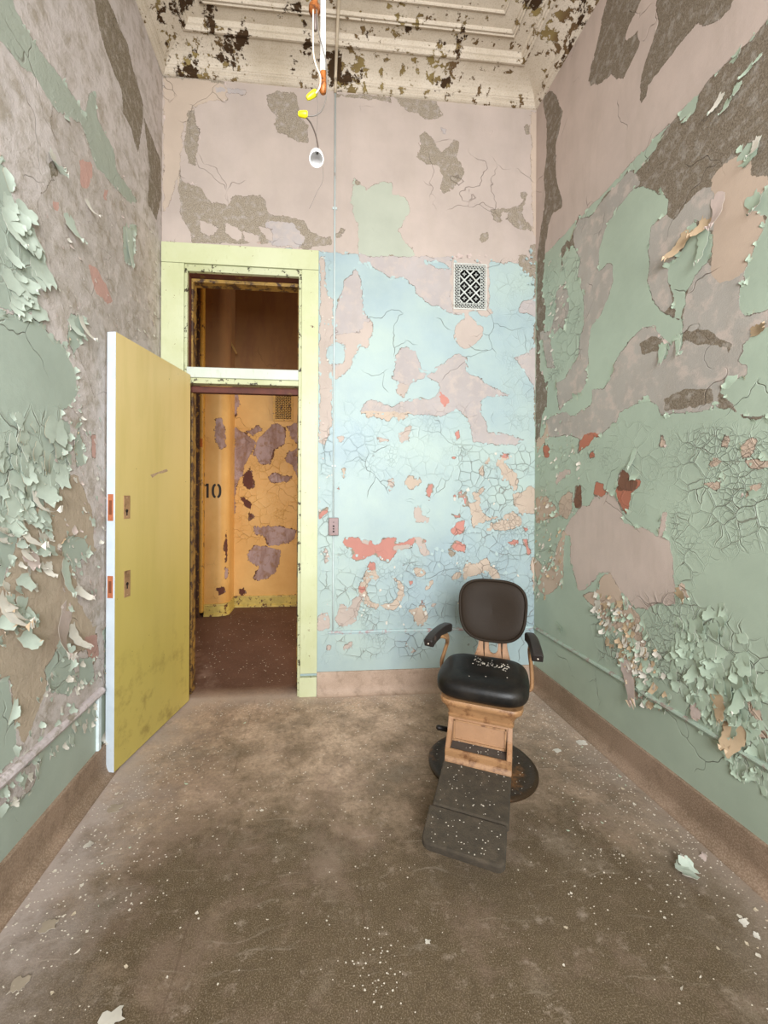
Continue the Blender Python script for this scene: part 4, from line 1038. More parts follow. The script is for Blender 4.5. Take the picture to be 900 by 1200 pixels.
prism('under_frame', [(-.33, .236), (-.33, .19), (-.10, .17), (-.08, .24)], xc-.115, xc+.115, mdisc, ch, .002)
# footrest: two padded boards on a hinge
def board(name, p0, p1, hw, th, rad_front, mat, parent, xs=0):
    """p0,p1: (y,z) of top surface from rear to front"""
    d = Vector((0, p1[0]-p0[0], p1[1]-p0[1])); Lb = d.length; d.normalize(); up = Vector((1, 0, 0)).cross(d)
    if up.z < 0: up = -up
    out = []
    r = max(rad_front, .006); rb = .006
    pts = []
    for cx_, cl, rr, a0 in ((hw-rb, rb, rb, -90), (hw-r, Lb-r, r, 0), (-hw+r, Lb-r, r, 90), (-hw+rb, rb, rb, 180)):
        for k in range(7):
            a_ = R(a0+90*k/6); pts.append((cx_+rr*math.cos(a_), cl+rr*math.sin(a_)))
    V = []; Fc = []; n = len(pts); cx0 = 0; cl0 = Lb/2
    layers = [(0, .96), (-.002, .985), (-.006, 1), (-th+.006, 1), (-th+.001, .985), (-th, .95)]
    for h_, s in layers:
        for x, l in pts:
            ll = cl0+(l-cl0)*(1-(1-s)*hw/(Lb/2)); P = Vector((xs+xc+x*s, p0[0], p0[1])) + d*ll + up*h_; V.append(P)
    for i in range(len(layers)-1):
        for k in range(n):
            a, b = i*n+k, i*n+(k+1) % n; Fc.append((a, b, b+n, a+n))
    Fc.append(tuple(range(n-1, -1, -1))); Fc.append(tuple(range((len(layers)-1)*n, len(layers)*n)))
    return make(name, V, Fc, mat, parent, smooth=False)
fr = board('footrest', (-.345, .203), (-.578, .168), .138, .034, .004, mmat, ch, -.004)
fr2 = board('footrest_flap', (-.583, .167), (-.728, .132), .140, .034, .026, mmat, fr, -.012)
prism('footrest_bracket', [(-.36, .17), (-.60, .13), (-.60, .115), (-.25, .12), (-.20, .17)], xc-.05, xc-.03, mdisc, ch, .002)
prism('footrest_bracket', [(-.36, .17), (-.60, .13), (-.60, .115), (-.25, .12), (-.20, .17)], xc+.03, xc+.05, mdisc, ch, .002)
# cushions
def super_cushion(name, hw, hl, hh, npl, nv, mat, parent, M, shape=None, nu=56, nv_=22):
    V = []; Fc = []
    def sg(v, p): return math.copysign(abs(v)**p, v)
    for i in range(nv_+1):
        ph = -math.pi/2 + math.pi*i/nv_
        for k in range(nu):
            a_ = 2*math.pi*k/nu
            cxy = sg(math.cos(ph), 2/nv)
            p = Vector((hw*cxy*sg(math.cos(a_), 2/npl), hl*cxy*sg(math.sin(a_), 2/npl), hh*sg(math.sin(ph), 2/nv)))
            if shape: p = shape(p)
            V.append(M @ p)
    for i in range(nv_):
        for k in range(nu):
            a, b = i*nu+k, i*nu+(k+1) % nu; Fc.append((a, b, b+nu, a+nu))
    return make(name, V, Fc, mat, parent, smooth=True)
def seat_shape(p):
    x, y, z = p
    if z > 0: z -= .018*math.exp(-((x/.13)**2 + ((y-.02)/.12)**2))        # sat-in hollow
    z -= .010*max(0, -y/.18)**2*(1 if z > 0 else 0)
    x *= 1 - .05*max(0, y/.18)
    return Vector((x, y, z))
super_cushion('seat_cushion', .204, .192, .064, 4.2, 3.2, mlea, ch, Matrix.Translation((xc, -.092, .478)), seat_shape)
def back_shape(p):
    x, y, z = p
    x *= 1 + .07*(y/.16)                       # wider at the top
    dish = .020*math.exp(-((x/.12)**2 + (y/.11)**2))
    if z > 0: z -= dish*1.0
    z += .010*(x/.17)**2
    return Vector((x, y, z))
Mb = Matrix.Translation((xc+.019, .205, .728)) @ Matrix.Rotation(R(90-13), 4, 'X')
bk = super_cushion('backrest', .172, .163, .030, 3.0, 3.2, mlea2, ch, Mb, back_shape, nu=72)
# rolled rim of the backrest
ring = []
for k in range(73):
    a_ = 2*math.pi*k/72; sg = lambda v, p: math.copysign(abs(v)**p, v)
    x, y = .168*sg(math.cos(a_), 2/3.0), .159*sg(math.sin(a_), 2/3.0); x *= 1+.07*y/.16
    ring.append(Mb @ Vector((x, y, .018+.010*(x/.17)**2)))
V, Fc = tube_data(ring, .0075, 8, cap=False); make('backrest_piping', V, Fc, mlea2, bk, smooth=True)
# fork that carries the back
def fork():
    bm = bmesh.new()
    out = [(-.083, .425), (-.074, .455), (-.050, .500), (-.036, .545), (-.033, .60), (-.030, .66), (.016, .66), (.018, .60), (.018, .535), (.022, .518), (.034, .508), (.048, .508), (.060, .518), (.064, .535), (.064, .60), (.066, .66), (.106, .66), (.107, .60), (.110, .545), (.122, .500), (.138, .455), (.144, .425)]
    f = bm.faces.new([bm.verts.new((x, .135+(z-.42)*.22, z)) for x, z in out]); r = bmesh.ops.extrude_face_region(bm, geom=[f])
    for v in [g for g in r['geom'] if isinstance(g, bmesh.types.BMVert)]: v.co.y += .022
    bmesh.ops.bevel(bm, geom=[e for e in bm.edges if len(e.link_faces) == 2], offset=.004, segments=2, affect='EDGES')
    return frombm('back_fork', bm, mtan, ch)
fk = fork()
for x in (-.004, .086):
    tube('fork_groove', [(x, .150, .49), (x-.002, .158, .53), (x-.002, .168, .58), (x-.002, .18, .64)], [.001, .004, .005, .005], mdisc, fk, 8)
# arms
def strap(name, pts, ws, mat, parent, thin=.010):
    pts = spline(pts, 6); V = []; Fc = []; n = 12; m = len(pts)
    for i, p in enumerate(pts):
        tt = i/(m-1)*(len(ws)-1); j = min(int(tt), len(ws)-2); w = ws[j]+(ws[j+1]-ws[j])*(tt-j)
        d = (pts[min(i+1, m-1)]-pts[max(i-1, 0)]).normalized()
        a = (Vector((0, 1, 0)) - d*d.y); a = a.normalized() if a.length > .1 else Vector((1, 0, 0)); b = d.cross(a)
        for k in range(n):
            an = 2*math.pi*k/n; V.append(p + a*w*math.cos(an) + b*thin*math.sin(an))
    for i in range(m-1):
        for k in range(n):
            q, r_ = i*n+k, i*n+(k+1) % n; Fc.append((q, r_, r_+n, q+n))
    Fc.append(tuple(range(n-1, -1, -1))); Fc.append(tuple(range((m-1)*n, m*n)))
    return make(name, V, Fc, mat, parent, smooth=True)
def pad(name, pts, hw, hh, mat, parent):
    pts = spline(pts, 6); V = []; Fc = []; m = len(pts)
    for i, p in enumerate(pts):
        d = (pts[min(i+1, m-1)]-pts[max(i-1, 0)]).normalized()
        a = d.cross(Vector((0, 0, 1))).normalized(); b = a.cross(d)
        s = 1 if 0 < i < m-1 else .86
        for x, y in ((1, -1), (1, .55), (.75, .92), (.3, 1), (-.3, 1), (-.75, .92), (-1, .55), (-1, -1)):
            V.append(p + a*hw*x*s + b*hh*y*s)
    n = 8
    for i in range(m-1):
        for k in range(n):
            q, r_ = i*n+k, i*n+(k+1) % n; Fc.append((q, r_, r_+n, q+n))
    Fc.append(tuple(range(n-1, -1, -1))); Fc.append(tuple(range((m-1)*n, m*n)))
    o = make(name, V, Fc, mat, parent, smooth=True); o.data.set_sharp_from_angle(angle=R(40)); return o
Vv = Vector
ar = strap('armrest', [Vv((-.222, -.045, .624)), Vv((-.200, .0, .622)), Vv((-.186, .05, .604)), Vv((-.188, .085, .565)), Vv((-.205, .09, .505)), Vv((-.218, .085, .45)), Vv((-.205, .08, .405)), Vv((-.17, .08, .395))], [.010, .022, .026, .020, .016, .015, .015, .015], mtan2, ch)
pd = pad('arm_pad', [Vv((-.246, -.125, .616)), Vv((-.240, -.09, .629)), Vv((-.227, -.04, .640)), Vv((-.207, .04, .646)), Vv((-.185, .11, .643))], .024, .020, mrub, ar)
ar2 = strap('armrest', [Vv((.236, -.045, .622)), Vv((.226, .0, .620)), Vv((.220, .05, .602)), Vv((.220, .085, .56)), Vv((.226, .09, .505)), Vv((.230, .085, .43)), Vv((.222, .08, .385)), Vv((.17, .08, .385))], [.010, .022, .026, .020, .016, .014, .014, .014], mtan2, ch)
pd2 = pad('arm_pad', [Vv((.252, -.118, .614)), Vv((.248, -.085, .628)), Vv((.242, -.04, .639)), Vv((.232, .04, .646)), Vv((.216, .11, .643))], .024, .020, mrub, ar2)
for p_, x_ in ((pd, (-.246, -.125, .614)), (pd2, (.252, -.118, .612))):
    bm = bmesh.new(); bmesh.ops.create_uvsphere(bm, u_segments=10, v_segments=6, radius=.005, matrix=Matrix.Translation(x_) @ Matrix.Scale(.5, 4, (0, 1, 0)))
    frombm('screw_head', bm, simple('steel_screw', (190,176,160), .3, .8), p_, smooth=True)
tube('foot_lever', [(0, -.02, .13), (-.10, -.03, .15), (-.165, -.06, .175)], .006, mdisc, ch)
tube('lever_grip', [(-.150, -.052, .170), (-.165, -.06, .175), (-.205, -.08, .186), (-.212, -.083, .188)], [.008, .013, .013, .007], mrub, ch)

# ------------------------------------------------------------------ loose paint: flakes still hanging on the walls
def face_mat(name, c, c2, ro=.7):
    return simple(name, c, ro, var=.06, scale=20, dirt=c2, dirt_lo=.58, dirt_hi=.75, dscale=14)
FM = dict(m=face_mat('flake_mint', (166,184,182), (158,172,168)), w=face_mat('flake_cream', (206,200,188), (184,174,156)), k=face_mat('flake_tan', (186,162,132), (168,140,108)),
          p=face_mat('flake_pink', (196,178,170), (178,158,148)), n=face_mat('flake_sage', (178,188,174), (164,172,156)), r=face_mat('flake_right_mint', (168,184,164), (154,166,150)), f=face_mat('flake_dusty', (160,146,128), (140,126,106)))
FMK = list(FM); FML = [FM[k] for k in FMK]
class Flakes:
    def __init__(s): s.V = []; s.F = []; s.M = []
    def add(s, to3n, u, z, ang, L, Wd, curl, front, back, lift=.0015, seed=None, jag=.25, taper=.55, ns=7, nt=4, pre=0.0, tilt=0):
        """hinged at (u,z) on the wall, growing along ang, bending off the wall through `curl` radians"""
        r = random.Random(seed if seed is not None else rng.random())
        dx, dz = math.cos(ang), math.sin(ang); px_, pz_ = -dz, dx
        b0 = len(s.V); P = []
        s0, n0 = 0.0, lift; th = pre; cur = [(0.0, lift)]
        for i in range(ns-1):
            th += curl/(ns-1)*(.5+1.0*i/(ns-1)); s0 += L/(ns-1)*math.cos(th); n0 += L/(ns-1)*math.sin(th); cur.append((s0, max(n0, .0008)))
        lw = [1+r.uniform(-jag, jag) for _ in range(ns)]; rw = [1+r.uniform(-jag, jag) for _ in range(ns)]
        endj = [r.uniform(-.12, .12) for _ in range(nt+1)]; hj = [r.uniform(-.10, .10) for _ in range(nt+1)]
        for side in (1, 0):
            for i in range(ns):
                f = i/(ns-1); wt = 1-(1-taper)*f**1.6
                if i == 0: wt *= .85
                for j in range(nt+1):
                    v = (j/nt-.5)*2
                    off = v*Wd/2*wt*(lw[i] if v < 0 else rw[i])
                    a_, n_ = cur[i]
                    a2 = a_ + (endj[j]*L if i == ns-1 else 0) + (hj[j]*L if i == 0 else 0)
                    nn = n_ + tilt*v*f*Wd*.5 - abs(v)**2*Wd*.05*0 + (0 if side else -.0007)
                    nn = max(nn, .0004 if side else .0001)
                    s.V.append(to3n(u+dx*a2+px_*off, z+dz*a2+pz_*off, nn))
        m = nt+1; N = ns*m
        fi, bi = FMK.index(front), FMK.index(back)
        for i in range(ns-1):
            for j in range(nt):
                a = b0+i*m+j; s.F.append((a, a+1, a+1+m, a+m)); s.M.append(fi)
                a += N; s.F.append((a, a+m, a+1+m, a+1)); s.M.append(bi)
        for i in range(ns-1):
            for j in (0, nt):
                a = b0+i*m+j; s.F.append((a, a+m, a+m+N, a+N)); s.M.append(bi)
        for j in range(nt):
            a = b0+(ns-1)*m+j; s.F.append((a, a+1, a+1+N, a+N)); s.M.append(bi)
    def build(s, name, parent):
        if not s.V: return
        o = make(name, s.V, s.F, FML, parent, s.M, smooth=True); o.data.set_sharp_from_angle(angle=R(24)); return o
nb_ = lambda u, z, n: (u, -n, z)
nr_ = lambda u, z, n: (W-n, u, z)
nl_ = lambda u, z, n: (n, u, z)
def inpoly(x, y, P):
    c = False
    for i in range(len(P)):
        (x1, y1), (x2, y2) = P[i], P[i-1]
        if (y1 > y) != (y2 > y) and x < (x2-x1)*(y-y1)/(y2-y1)+x1: c = not c
    return c
def scatter(fl, to3n, un, P, n, Lr, curl, fronts, backs, angs=(-110, -70), wr=(.6, 1.1), **kw):
    Q = [un(x, y) for x, y in P]
    u0, u1 = min(q[0] for q in Q), max(q[0] for q in Q); z0, z1 = min(q[1] for q in Q), max(q[1] for q in Q)
    k = 0; tries = 0
    while k < n and tries < n*40:
        tries += 1
        u, z = rng.uniform(u0, u1), rng.uniform(z0, z1)
        if not inpoly(u, z, Q): continue
        k += 1; L_ = rng.uniform(*Lr)*rng.choice((.6, .8, 1, 1))
        fl.add(to3n, u, z, R(rng.uniform(*angs)), L_, L_*rng.uniform(*wr), rng.uniform(*curl), rng.choice(fronts), rng.choice(backs), tilt=rng.uniform(-.25, .25), **kw)
def along(fl, to3n, Fd, us, zs, cls, n, Lr, curl, front, backs, cond=None):
    """flakes that lift along the broken rim of a coat, pointing into the bare patch"""
    A = Fd[cls]; gz, gu = np.gradient(A)
    idx = np.argwhere((np.abs(A) < .008) & (np.hypot(gz, gu) > .002))
    if len(idx) == 0: return
    for _ in range(n):
        j, i = idx[rng.randrange(len(idx))]
        u, z = us[i]+rng.uniform(-.004, .004), zs[j]+rng.uniform(-.004, .004)
        if cond and not cond(u, z): continue
        g = Vector((-gu[j, i], -gz[j, i])); a_ = math.atan2(g.y, g.x)+rng.uniform(-.7, .7)
        L_ = rng.uniform(*Lr)*rng.choice((.5, .7, 1)); L2 = L_
        fl.add(to3n, u-math.cos(a_)*L_*.35, z-math.sin(a_)*L_*.35, a_, L2, L2*rng.uniform(.8, 2.6), rng.uniform(*curl), front, rng.choice(backs), lift=.0008, ns=5, nt=4, taper=rng.uniform(.05, .5), jag=.4, tilt=rng.uniform(-.2, .2))
# left wall
fl = Flakes()
scatter(fl, nl_, ul, [(0, 480), (70, 490), (85, 560), (60, 580), (0, 620)], 62, (.03, .11), (.08, .5), 'nnn', 'wnk', (-130, -50))
scatter(fl, nl_, ul, [(-10, 600), (60, 590), (60, 680), (40, 740), (0, 760)], 60, (.03, .08), (.4, 2.2), 'nnw', 'wk', (-120, -60))
scatter(fl, nl_, ul, [(0, 210), (40, 290), (45, 370), (0, 365)], 22, (.05, .12), (.1, .7), 'n', 'w', (-70, 30))
scatter(fl, nl_, ul, [(60, 480), (125, 480), (125, 720), (70, 720)], 90, (.010, .035), (.2, 1.6), 'nwp', 'wp', (-140, -40))
scatter(fl, nl_, ul, [(60, 770), (122, 770), (122, 800), (30, 900), (20, 880)], 40, (.012, .04), (.2, 1.2), 'nw', 'w', (-140, -40))
scatter(fl, nl_, ul, [(0, 930), (120, 815), (122, 840), (50, 900), (0, 965)], 45, (.015, .05), (.2, 1.0), 'nw', 'w', (-150, -40))
scatter(fl, nl_, ul, [(60, 110), (184, 260), (184, 400), (70, 400), (40, 300)], 90, (.006, .02), (.2, 1.4), 'wp', 'wp', (-160, -20))
scatter(fl, nl_, ul, [(160, 330), (185, 310), (187, 430), (150, 400)], 45, (.012, .035), (.4, 1.8), 'wp', 'wp', (-130, -50))
along(fl, nl_, Fl, lu, lz, 'm', 300, (.012, .035), (.3, 1.3), 'n', 'wwk', lambda u, z: u > -1.7)
along(fl, nl_, Fl, lu, lz, 'o', 40, (.008, .022), (.3, 1.3), 'n', 'w', lambda u, z: u > -1.7)
tag(fl.build('paint_flakes', wl), kind='stuff')
def curlpiece(to3n, un, hinge, tip, width_px, curl, front, back, par_, **kw):
    f = Flakes(); a = un(*hinge); b = un(*tip); L_ = math.dist(a, b); w = L_*width_px
    f.add(to3n, a[0], a[1], math.atan2(b[1]-a[1], b[0]-a[0]), L_*(1+.25*curl/2), w, curl, front, back, ns=12, nt=6, **kw)
    return f.build('paint_curl', par_)
for h, tp_, w, cu, fr_, bk_ in (((77, 256), (82, 286), .85, 1.2, 'n', 'w'), ((60, 186), (54, 206), .6, 1.5, 'w', 'n'), ((98, 236), (103, 258), .45, 1.6, 'w', 'p'), ((148, 270), (149, 312), .38, .25, 'n', 'w'),
        ((48, 566), (56, 592), 1.2, .9, 'n', 'w'), ((40, 578), (40, 614), .28, 2.2, 'w', 'w'), ((22, 608), (25, 650), .35, 1.6, 'w', 'k'), ((3, 700), (5, 745), .3, 1.6, 'w', 'k'), ((14, 700), (10, 740), .25, 1.8, 'w', 'k'),
        ((82, 716), (54, 776), .40, 1.0, 'p', 'w'), ((84, 735), (88, 765), .45, 1.4, 'w', 'm'), ((36, 648), (38, 668), 1.3, .7, 'p', 'w'), ((52, 665), (57, 680), .5, 1.3, 'w', 'w'), ((80, 375), (86, 398), .6, 1.2, 'n', 'w'), ((92, 372), (97, 402), .35, 1.1, 'w', 'n'),
        ((12, 420), (2, 300), .0, 0, 'n', 'w'), ((78, 660), (74, 700), .4, .8, 'n', 'w'), ((90, 690), (98, 706), .5, 1.4, 'w', 'p'), ((10, 740), (2, 748), 1, 1, 'w', 'k'), ((124, 862), (126, 872), 1.2, 1.2, 'w', 'w'), ((4, 255), (16, 292), .5, .9, 'n', 'w'), ((18, 330), (26, 352), .9, .6, 'n', 'w')):
    if w: curlpiece(nl_, ul, h, tp_, w, cu, fr_, bk_, wl, seed=int(h[0]*7+h[1]))
# right wall
fl = Flakes()
scatter(fl, nr_, ur, [(695, 690), (735, 700), (775, 760), (790, 830), (758, 820), (715, 750)], 190, (.018, .055), (.15, 1.2), 'rrkw', 'kww', (-150, -30))
scatter(fl, nr_, ur, [(790, 720), (850, 700), (900, 790), (900, 880), (850, 870), (790, 800)], 150, (.03, .075), (.1, .6), 'rrr', 'wr', (-150, -30))
scatter(fl, nr_, ur, [(845, 860), (860, 858), (900, 895), (900, 925), (870, 905)], 55, (.018, .04), (.1, .8), 'rr', 'w', (-150, -30))
scatter(fl, nr_, ur, [(628, 575), (655, 590), (650, 610), (662, 620), (662, 690), (628, 700)], 110, (.012, .04), (.15, 1.1), 'krw', 'kw', (-150, -30))
scatter(fl, nr_, ur, [(640, 300), (665, 290), (665, 340), (645, 430)], 45, (.01, .035), (.3, 1.4), 'rw', 'w', (-140, -40))
scatter(fl, nr_, ur, [(630, 470), (680, 510), (690, 570), (640, 580), (628, 560)], 60, (.01, .03), (.15, 1.0), 'rrw', 'wk', (-150, -30))
scatter(fl, nr_, ur, [(700, 690), (745, 715), (740, 740), (690, 710)], 35, (.012, .03), (.2, 1.2), 'krw', 'k', (-150, -30))
along(fl, nr_, Fr, ru, rz, 'm', 340, (.010, .030), (.12, .9), 'r', 'rwk', lambda u, z: u > -1.6 and z < 3.02)
along(fl, nr_, Fr, ru, rz, 'p', 40, (.008, .02), (.1, .6), 'p', 'w', lambda u, z: u > -1.6)
tag(fl.build('paint_flakes', wr), kind='stuff')
for h, tp_, w, cu, fr_, bk_ in (((804, 268), (788, 302), .55, 1.1, 'k', 'k'), ((826, 252), (814, 276), .8, 1.4, 'k', 'k'), ((838, 225), (843, 264), .35, .9, 'p', 'w'), ((878, 386), (904, 376), .55, .9, 'k', 'k'), ((883, 157), (884, 182), .4, 1.2, 'w', 'r'), ((878, 70), (866, 88), .45, .8, 'r', 'w'),
        ((862, 92), (858, 110), .7, .8, 'r', 'w'), ((850, 112), (846, 130), .6, 1.0, 'r', 'w'), ((843, 105), (832, 130), .5, .8, 'w', 'r'), ((888, 58), (881, 72), .5, 1.1, 'r', 'w'), ((877, 226), (893, 246), .5, 1.1, 'r', 'p'), ((822, 262), (822, 305), .32, .5, 'r', 'w'),
        ((840, 806), (852, 842), .5, .5, 'k', 'k'), ((852, 842), (862, 872), .45, .7, 'k', 'k'), ((868, 846), (862, 876), .8, .8, 'k', 'k'), ((730, 765), (752, 820), .35, .5, 'p', 'k'), ((700, 700), (706, 712), .9, .6, 'w', 'w'), ((872, 800), (870, 832), .45, .9, 'r', 'w'), ((858, 822), (868, 845), .5, .8, 'r', 'w'), ((815, 816), (822, 840), .8, .6, 'p', 'k'),
        ((793, 688), (811, 702), .5, 1.0, 'k', 'p'), ((652, 728), (664, 739), .3, .6, 'r', 'r'), ((744, 522), (740, 545), .3, .5, 'r', 'w'), ((792, 390), (796, 412), .3, .4, 'r', 'w'), ((775, 398), (776, 422), .45, .4, 'r', 'w')):
    curlpiece(nr_, ur, h, tp_, w, cu, fr_, bk_, wr, seed=int(h[0]*7+h[1]))
# back wall
fl = Flakes()
scatter(fl, nb_, ub, [(530, 535), (626, 520), (626, 735), (535, 735)], 60, (.008, .03), (.1, .7), 'mmw', 'wp', (-150, -30))
scatter(fl, nb_, ub, [(395, 640), (520, 640), (500, 730), (395, 735)], 50, (.008, .028), (.1, .7), 'mmw', 'wp', (-150, -30))
scatter(fl, nb_, ub, [(374, 300), (389, 300), (389, 735), (374, 735)], 45, (.008, .022), (.2, 1.0), 'mwp', 'wp', (-150, -30))
scatter(fl, nb_, ub, [(605, 290), (626, 290), (626, 330), (610, 330)], 14, (.012, .04), (.3, 1.2), 'm', 'w', (-150, -30))
scatter(fl, nb_, ub, [(525, 295), (572, 298), (575, 306), (524, 306)], 16, (.012, .04), (.3, 1.0), 'pm', 'w', (-170, -10))
along(fl, nb_, Fb, bu, bz, 'm', 420, (.008, .022), (.06, .5), 'm', 'mmp', lambda u, z: u > 1.03 and z < 3.02)
along(fl, nb_, Fb, bu, bz, 'p', 60, (.006, .016), (.1, .6), 'p', 'w', lambda u, z: z > 3.0)
tag(fl.build('paint_flakes', wb), kind='stuff')

# ------------------------------------------------------------------ loose paint on the floor
def chip_mesh(name, r, seed, mi, curl=.3):
    q = random.Random(seed); n = 9; V = []; Fc = []; M = []
    ang = sorted(q.uniform(0, 2*math.pi) for _ in range(n)); rad = [r*q.uniform(.55, 1.15) for _ in range(n)]
    asp = q.uniform(.45, 1)
    for side in (1, 0):
        for ring_ in (0, .55, 1):
            for k in range(n):
                x, y = rad[k]*ring_*math.cos(ang[k]), rad[k]*ring_*math.sin(ang[k])*asp
                V.append((x, y, .0006 + curl*x*x/r + (.0007 if side else 0)))
    N = 3*n
    for s_ in (0, 1):
        for ri in (0, 1):
            for k in range(n):
                a = s_*N+ri*n+k; b = s_*N+ri*n+(k+1) % n
                Fc.append((a, b, b+n, a+n) if s_ == 0 else (a, a+n, b+n, b)); M.append(0)
    for k in range(n):
        a, b = 2*n+k, 2*n+(k+1) % n; Fc.append((a, a+N, b+N, b)); M.append(0)
    me = bpy.data.meshes.new(name); me.from_pydata(V, [], Fc); me.update(); me.materials.append(mi); return me
CM = [face_mat('chip_white', (216,206,190), (190,176,156)), face_mat('chip_green', (184,200,176), (160,176,150)), face_mat('chip_cream', (200,184,160), (176,156,130))]
protos = []
for k in range(7):
    me = chip_mesh('paint_chip', .0075, 40+k, CM[(0, 0, 0, 2, 2, 0, 1)[k]]); protos.append(me)
def good_floor(x, y):
    if math.hypot(x-1.845, y+.815) < .30: return False
    v = Vector((x-1.845, y+.815)).to_3d(); a_ = -R(-27.8); lx = v.x*math.cos(a_)-v.y*math.sin(a_); ly = v.x*math.sin(a_)+v.y*math.cos(a_)
    if abs(lx) < .17 and -.78 < ly < .2: return False
    dd = Vector((x-HX, y-HY)); al = dd.x*fx+dd.y*fy; pe = abs(-dd.x*fy+dd.y*fx)
    if -.05 < al < DW+.03 and pe < .08: return False
    return True
first = None; n_ = 0; placed = []
while n_ < 190:
    w_ = rng.random()
    if w_ < .42: x, y = W-.06-abs(rng.gauss(0, .22)), rng.uniform(-1.9, -.06)
    elif w_ < .62: x, y = .07+abs(rng.gauss(0, .22)), rng.uniform(-1.75, -.75)
    elif w_ < .74: x, y = rng.uniform(1.05, 2.4), -.06-abs(rng.gauss(0, .12))
    else: x, y = rng.uniform(.4, 2.4), rng.uniform(-2.0, -.1)
    if not (.07 < x < W-.07 and y > -2.05 and good_floor(x, y)): continue
    if any((x-a)**2+(y-b)**2 < .02**2 for a, b in placed): continue
    placed.append((x, y))
    me = protos[rng.randrange(7)]
    if first is None:
        o = bpy.data.objects.new('paint_chip', me); first = o
    else:
        o = first.copy(); o.data = me
    COL.objects.link(o); s_ = rng.choice((.45, .6, .6, .8, 1.0, 1.3)); o.scale = (s_, s_, 1)
    o.location = (x, y, 0.0002); o.rotation_euler = (0, 0, rng.uniform(0, 6.28))
    tag(o, 'small pale paint chip lying loose on the bare floor', 'paint chip', 'small paint chips scattered over the floor'); n_ += 1
# larger pieces, each its own
def big_chip(px_, py_, r, mat_, label, seed, curl=.35, z=0, name='paint_flake', layers=1):
    p = onZ(px_, py_, 0)
    f = Flakes()
    q = random.Random(seed)
    for k in range(layers):
        f.add(lambda u, z_, n: (u, z_, n), (0 if layers == 1 else q.uniform(-.5, .5)*r)-r*.6, (q.uniform(-.5, .5)*r if layers > 1 else 0), q.uniform(-.6, .6)+(k*1.3 if layers > 1 else 0), r*1.7, r*1.5, q.uniform(.2, curl*2), mat_, 'w', lift=.001+.006*k, seed=seed+k, jag=.3, taper=.7, tilt=q.uniform(-.2, .2))
    o = f.build(name, None); o.location = (p.x, p.y, z); o.rotation_euler = (0, 0, q.uniform(-.6, .6))
    return tag(o, label, 'paint flake')
big_chip(811, 1018, .032, 'n', 'crumpled sage green clump of paint on the floor near the right wall', 5, .8, layers=4)
big_chip(829, 1003, .016, 'p', 'small pinkish curl of paint beside the green clump near the right wall', 6, 1.2)
big_chip(473, 810, .022, 'm', 'mint green triangular flake standing at the foot of the back wall', 8, 1.2)
big_chip(131, 1199, .034, 'w', 'pale flat piece of paint at the bottom edge near the left wall', 9, .05)
big_chip(136, 950, .030, 'f', 'largest cream paint flake on the floor in front of the open door', 11, .1)
big_chip(107, 993, .020, 'w', 'pointed cream flake left of the worn floor patch near the left wall', 12, .3)
big_chip(60, 1086, .026, 'f', 'broad off-white flake on the dark floor by the left wall', 14, .1)
big_chip(22, 1162, .024, 'f', 'tan flake on the floor in the lower left corner', 15, .1)
big_chip(682, 868, .028, 'w', 'broad white flake on the floor right of the chair', 17, .08)
big_chip(655, 878, .022, 'w', 'long white flake on the floor between chair base and right wall', 19, .08)
big_chip(505, 1102, .009, 'w', 'lone white fleck on the floor below the footrest', 21, .3)
big_chip(876, 1079, .014, 'w', 'upper of two cream flakes on the floor at lower right', 23, .3)
big_chip(878+14, 1094, .010, 'w', 'lower of two cream flakes on the floor at lower right', 24, .3)
# dust and crumbs no one could count
def crumbs(name, pts, mat_, label, cat, rr=(.0012, .0035)):
    V = []; Fc = []
    for x, y, z in pts:
        r = rng.uniform(*rr); b = len(V); a0 = rng.uniform(0, 6); asp = rng.uniform(.4, 1)
        for k in range(5):
            a_ = a0+2*math.pi*k/5; kk = rng.uniform(.7, 1.2); V.append((x+r*kk*math.cos(a_), y+r*kk*asp*math.sin(a_), z+.0002))
        for k in range(5):
            V.append((V[b+k][0], V[b+k][1], z+.0012))
        Fc.append(tuple(b+5+k for k in range(5)))
        for k in range(5): Fc.append((b+k, b+(k+1) % 5, b+5+(k+1) % 5, b+5+k))
    o = make(name, V, Fc, mat_); tag(o, label, cat, kind='stuff'); return o
pts = []
while len(pts) < 2300:
    w_ = rng.random()
    if w_ < .35: x, y = W-.055-abs(rng.gauss(0, .25)), rng.uniform(-2.1, -.05)
    elif w_ < .6: x, y = .055+abs(rng.gauss(0, .25)), rng.uniform(-2.1, -.5)
    elif w_ < .75: x, y = rng.uniform(.2, 2.5), -.05-abs(rng.gauss(0, .10))
    else: x, y = rng.uniform(.1, 2.5), rng.uniform(-1.7, -.05)
    if y < -1.5 and rng.random() < .6: continue
    if .055 < x < W-.055 and -2.3 < y < -.055 and good_floor(x, y): pts.append((x, y, 0))
for _ in range(60): pts.append((1.19+rng.gauss(0, .05), -1.66+rng.gauss(0, .05), 0))
crumbs('paint_crumbs', pts, CM[0], 'fine white paint crumbs strewn over the bare concrete floor', 'paint crumbs')
pts = [(rng.uniform(.06, .86), rng.uniform(.2, 2.2), 0) for _ in range(240)] + [(rng.uniform(-.3, .1), rng.uniform(.2, 1.8), 0) for _ in range(60)]
crumbs('paint_crumbs', pts, CM[2], 'paint crumbs on the dark corridor floor beyond the doorway', 'paint crumbs', (.002, .006))
Mc = Matrix.Translation((1.845, -.815, 0)) @ Matrix.Rotation(R(-27.8), 4, 'Z')
pts = []
for _ in range(70):
    u = rng.uniform(-1, 1); x = u*.085+.03; y = .03+rng.gauss(0, .022)-.02*u
    pts.append(tuple(Mc @ Vector((xc+x, y-.07, .5245+.0)))) 
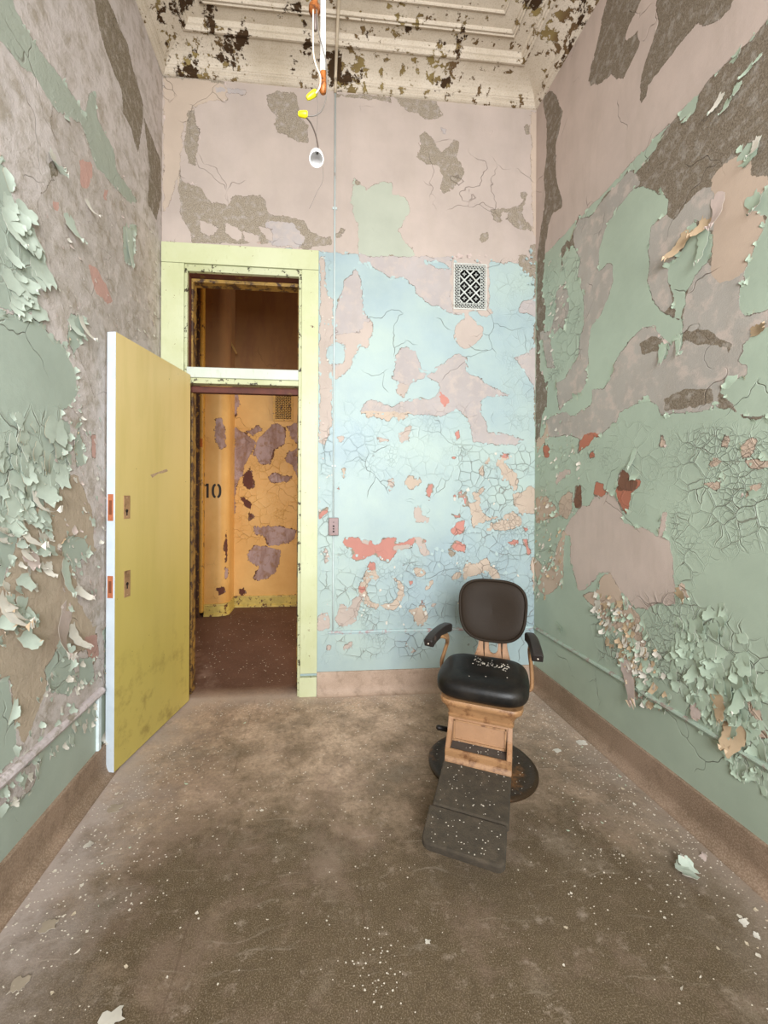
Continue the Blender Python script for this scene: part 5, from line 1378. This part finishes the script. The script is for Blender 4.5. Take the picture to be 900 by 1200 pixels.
for x, y in ((.02, -.20), (.11, -.18), (-.05, -.22)): pts.append(tuple(Mc @ Vector((xc+x, y, .53))))
seatpts = pts
pts = []
for _ in range(60):
    l = rng.uniform(.01, .225); x = rng.uniform(-.125, .125); pts.append(tuple(Mc @ Vector((xc-.004+x, -.345-l, .203-.150*l+.0003))))
for _ in range(44):
    l = rng.uniform(.01, .135); x = rng.uniform(-.12, .12); pts.append(tuple(Mc @ Vector((xc-.012+x, -.583-l, .167-.2414*l+.0003))))
for _ in range(22):
    pts.append(tuple(Mc @ Vector((xc+rng.uniform(-.11, .11), rng.uniform(-.33, -.25), .2525))))
crumbs('paint_crumbs', pts, CM[0], 'white paint crumbs lying on the brown footrest of the chair', 'paint crumbs', (.0007, .0030))
pts = []
for _ in range(60):
    a_ = rng.uniform(0, 6.28); r = rng.uniform(.13, .25); pts.append((1.845+r*math.cos(a_), -.815+r*math.sin(a_), .0185 if r > .2 else .022))
crumbs('paint_crumbs', pts, CM[0], 'white paint crumbs lying on the round brown chair base', 'paint crumbs', (.001, .003))
# crumbs on the seat follow its hollow
dg = bpy.context.evaluated_depsgraph_get
st_ = [o for o in ch.children if o.name.startswith('seat_cushion')][0]
from mathutils.bvhtree import BVHTree
bv = BVHTree.FromPolygons([v.co for v in st_.data.vertices], [p.vertices[:] for p in st_.data.polygons])
Mi = Mc.inverted(); pts = []
for p in seatpts:
    l = Mi @ Vector(p); hit = bv.ray_cast(Vector((l.x, l.y, 1)), Vector((0, 0, -1)))
    if hit[0]: pts.append(tuple(Mc @ hit[0]))
crumbs('paint_crumbs', pts, CM[0], 'white paint crumbs lying on the black leather seat', 'paint crumbs', (.0014, .0040))

# ------------------------------------------------------------------ light
def area(name, loc, rot, sx, sy, power, col):
    l = bpy.data.lights.new(name, 'AREA'); l.shape = 'RECTANGLE'; l.size = sx; l.size_y = sy; l.energy = power; l.color = col
    o = bpy.data.objects.new(name, l); COL.objects.link(o); o.location = loc; o.rotation_euler = rot; return o
area('window_daylight', ((WX0+WX1)/2, YR-.06, (WZ0+WZ1)/2), (R(90), 0, 0), WX1-WX0, WZ1-WZ0, 138, (.95, .975, 1.0)).data.spread = 2.3
area('corridor_daylight', (3.4, 1.25, 1.35), (R(90), 0, R(90)), 1.6, 1.7, 40, (1.0, .80, .54))
wd = bpy.data.worlds.new('world'); SC.world = wd; wd.use_nodes = True
bg = wd.node_tree.nodes['Background']; bg.inputs[0].default_value = (.95, .95, 1, 1); bg.inputs[1].default_value = .25
SC.view_settings.view_transform = 'Standard'; SC.view_settings.look = 'None'; SC.view_settings.gamma = 1; SC.view_settings.exposure = .4
try: SC.view_settings.use_curve_mapping = False
except Exception: pass
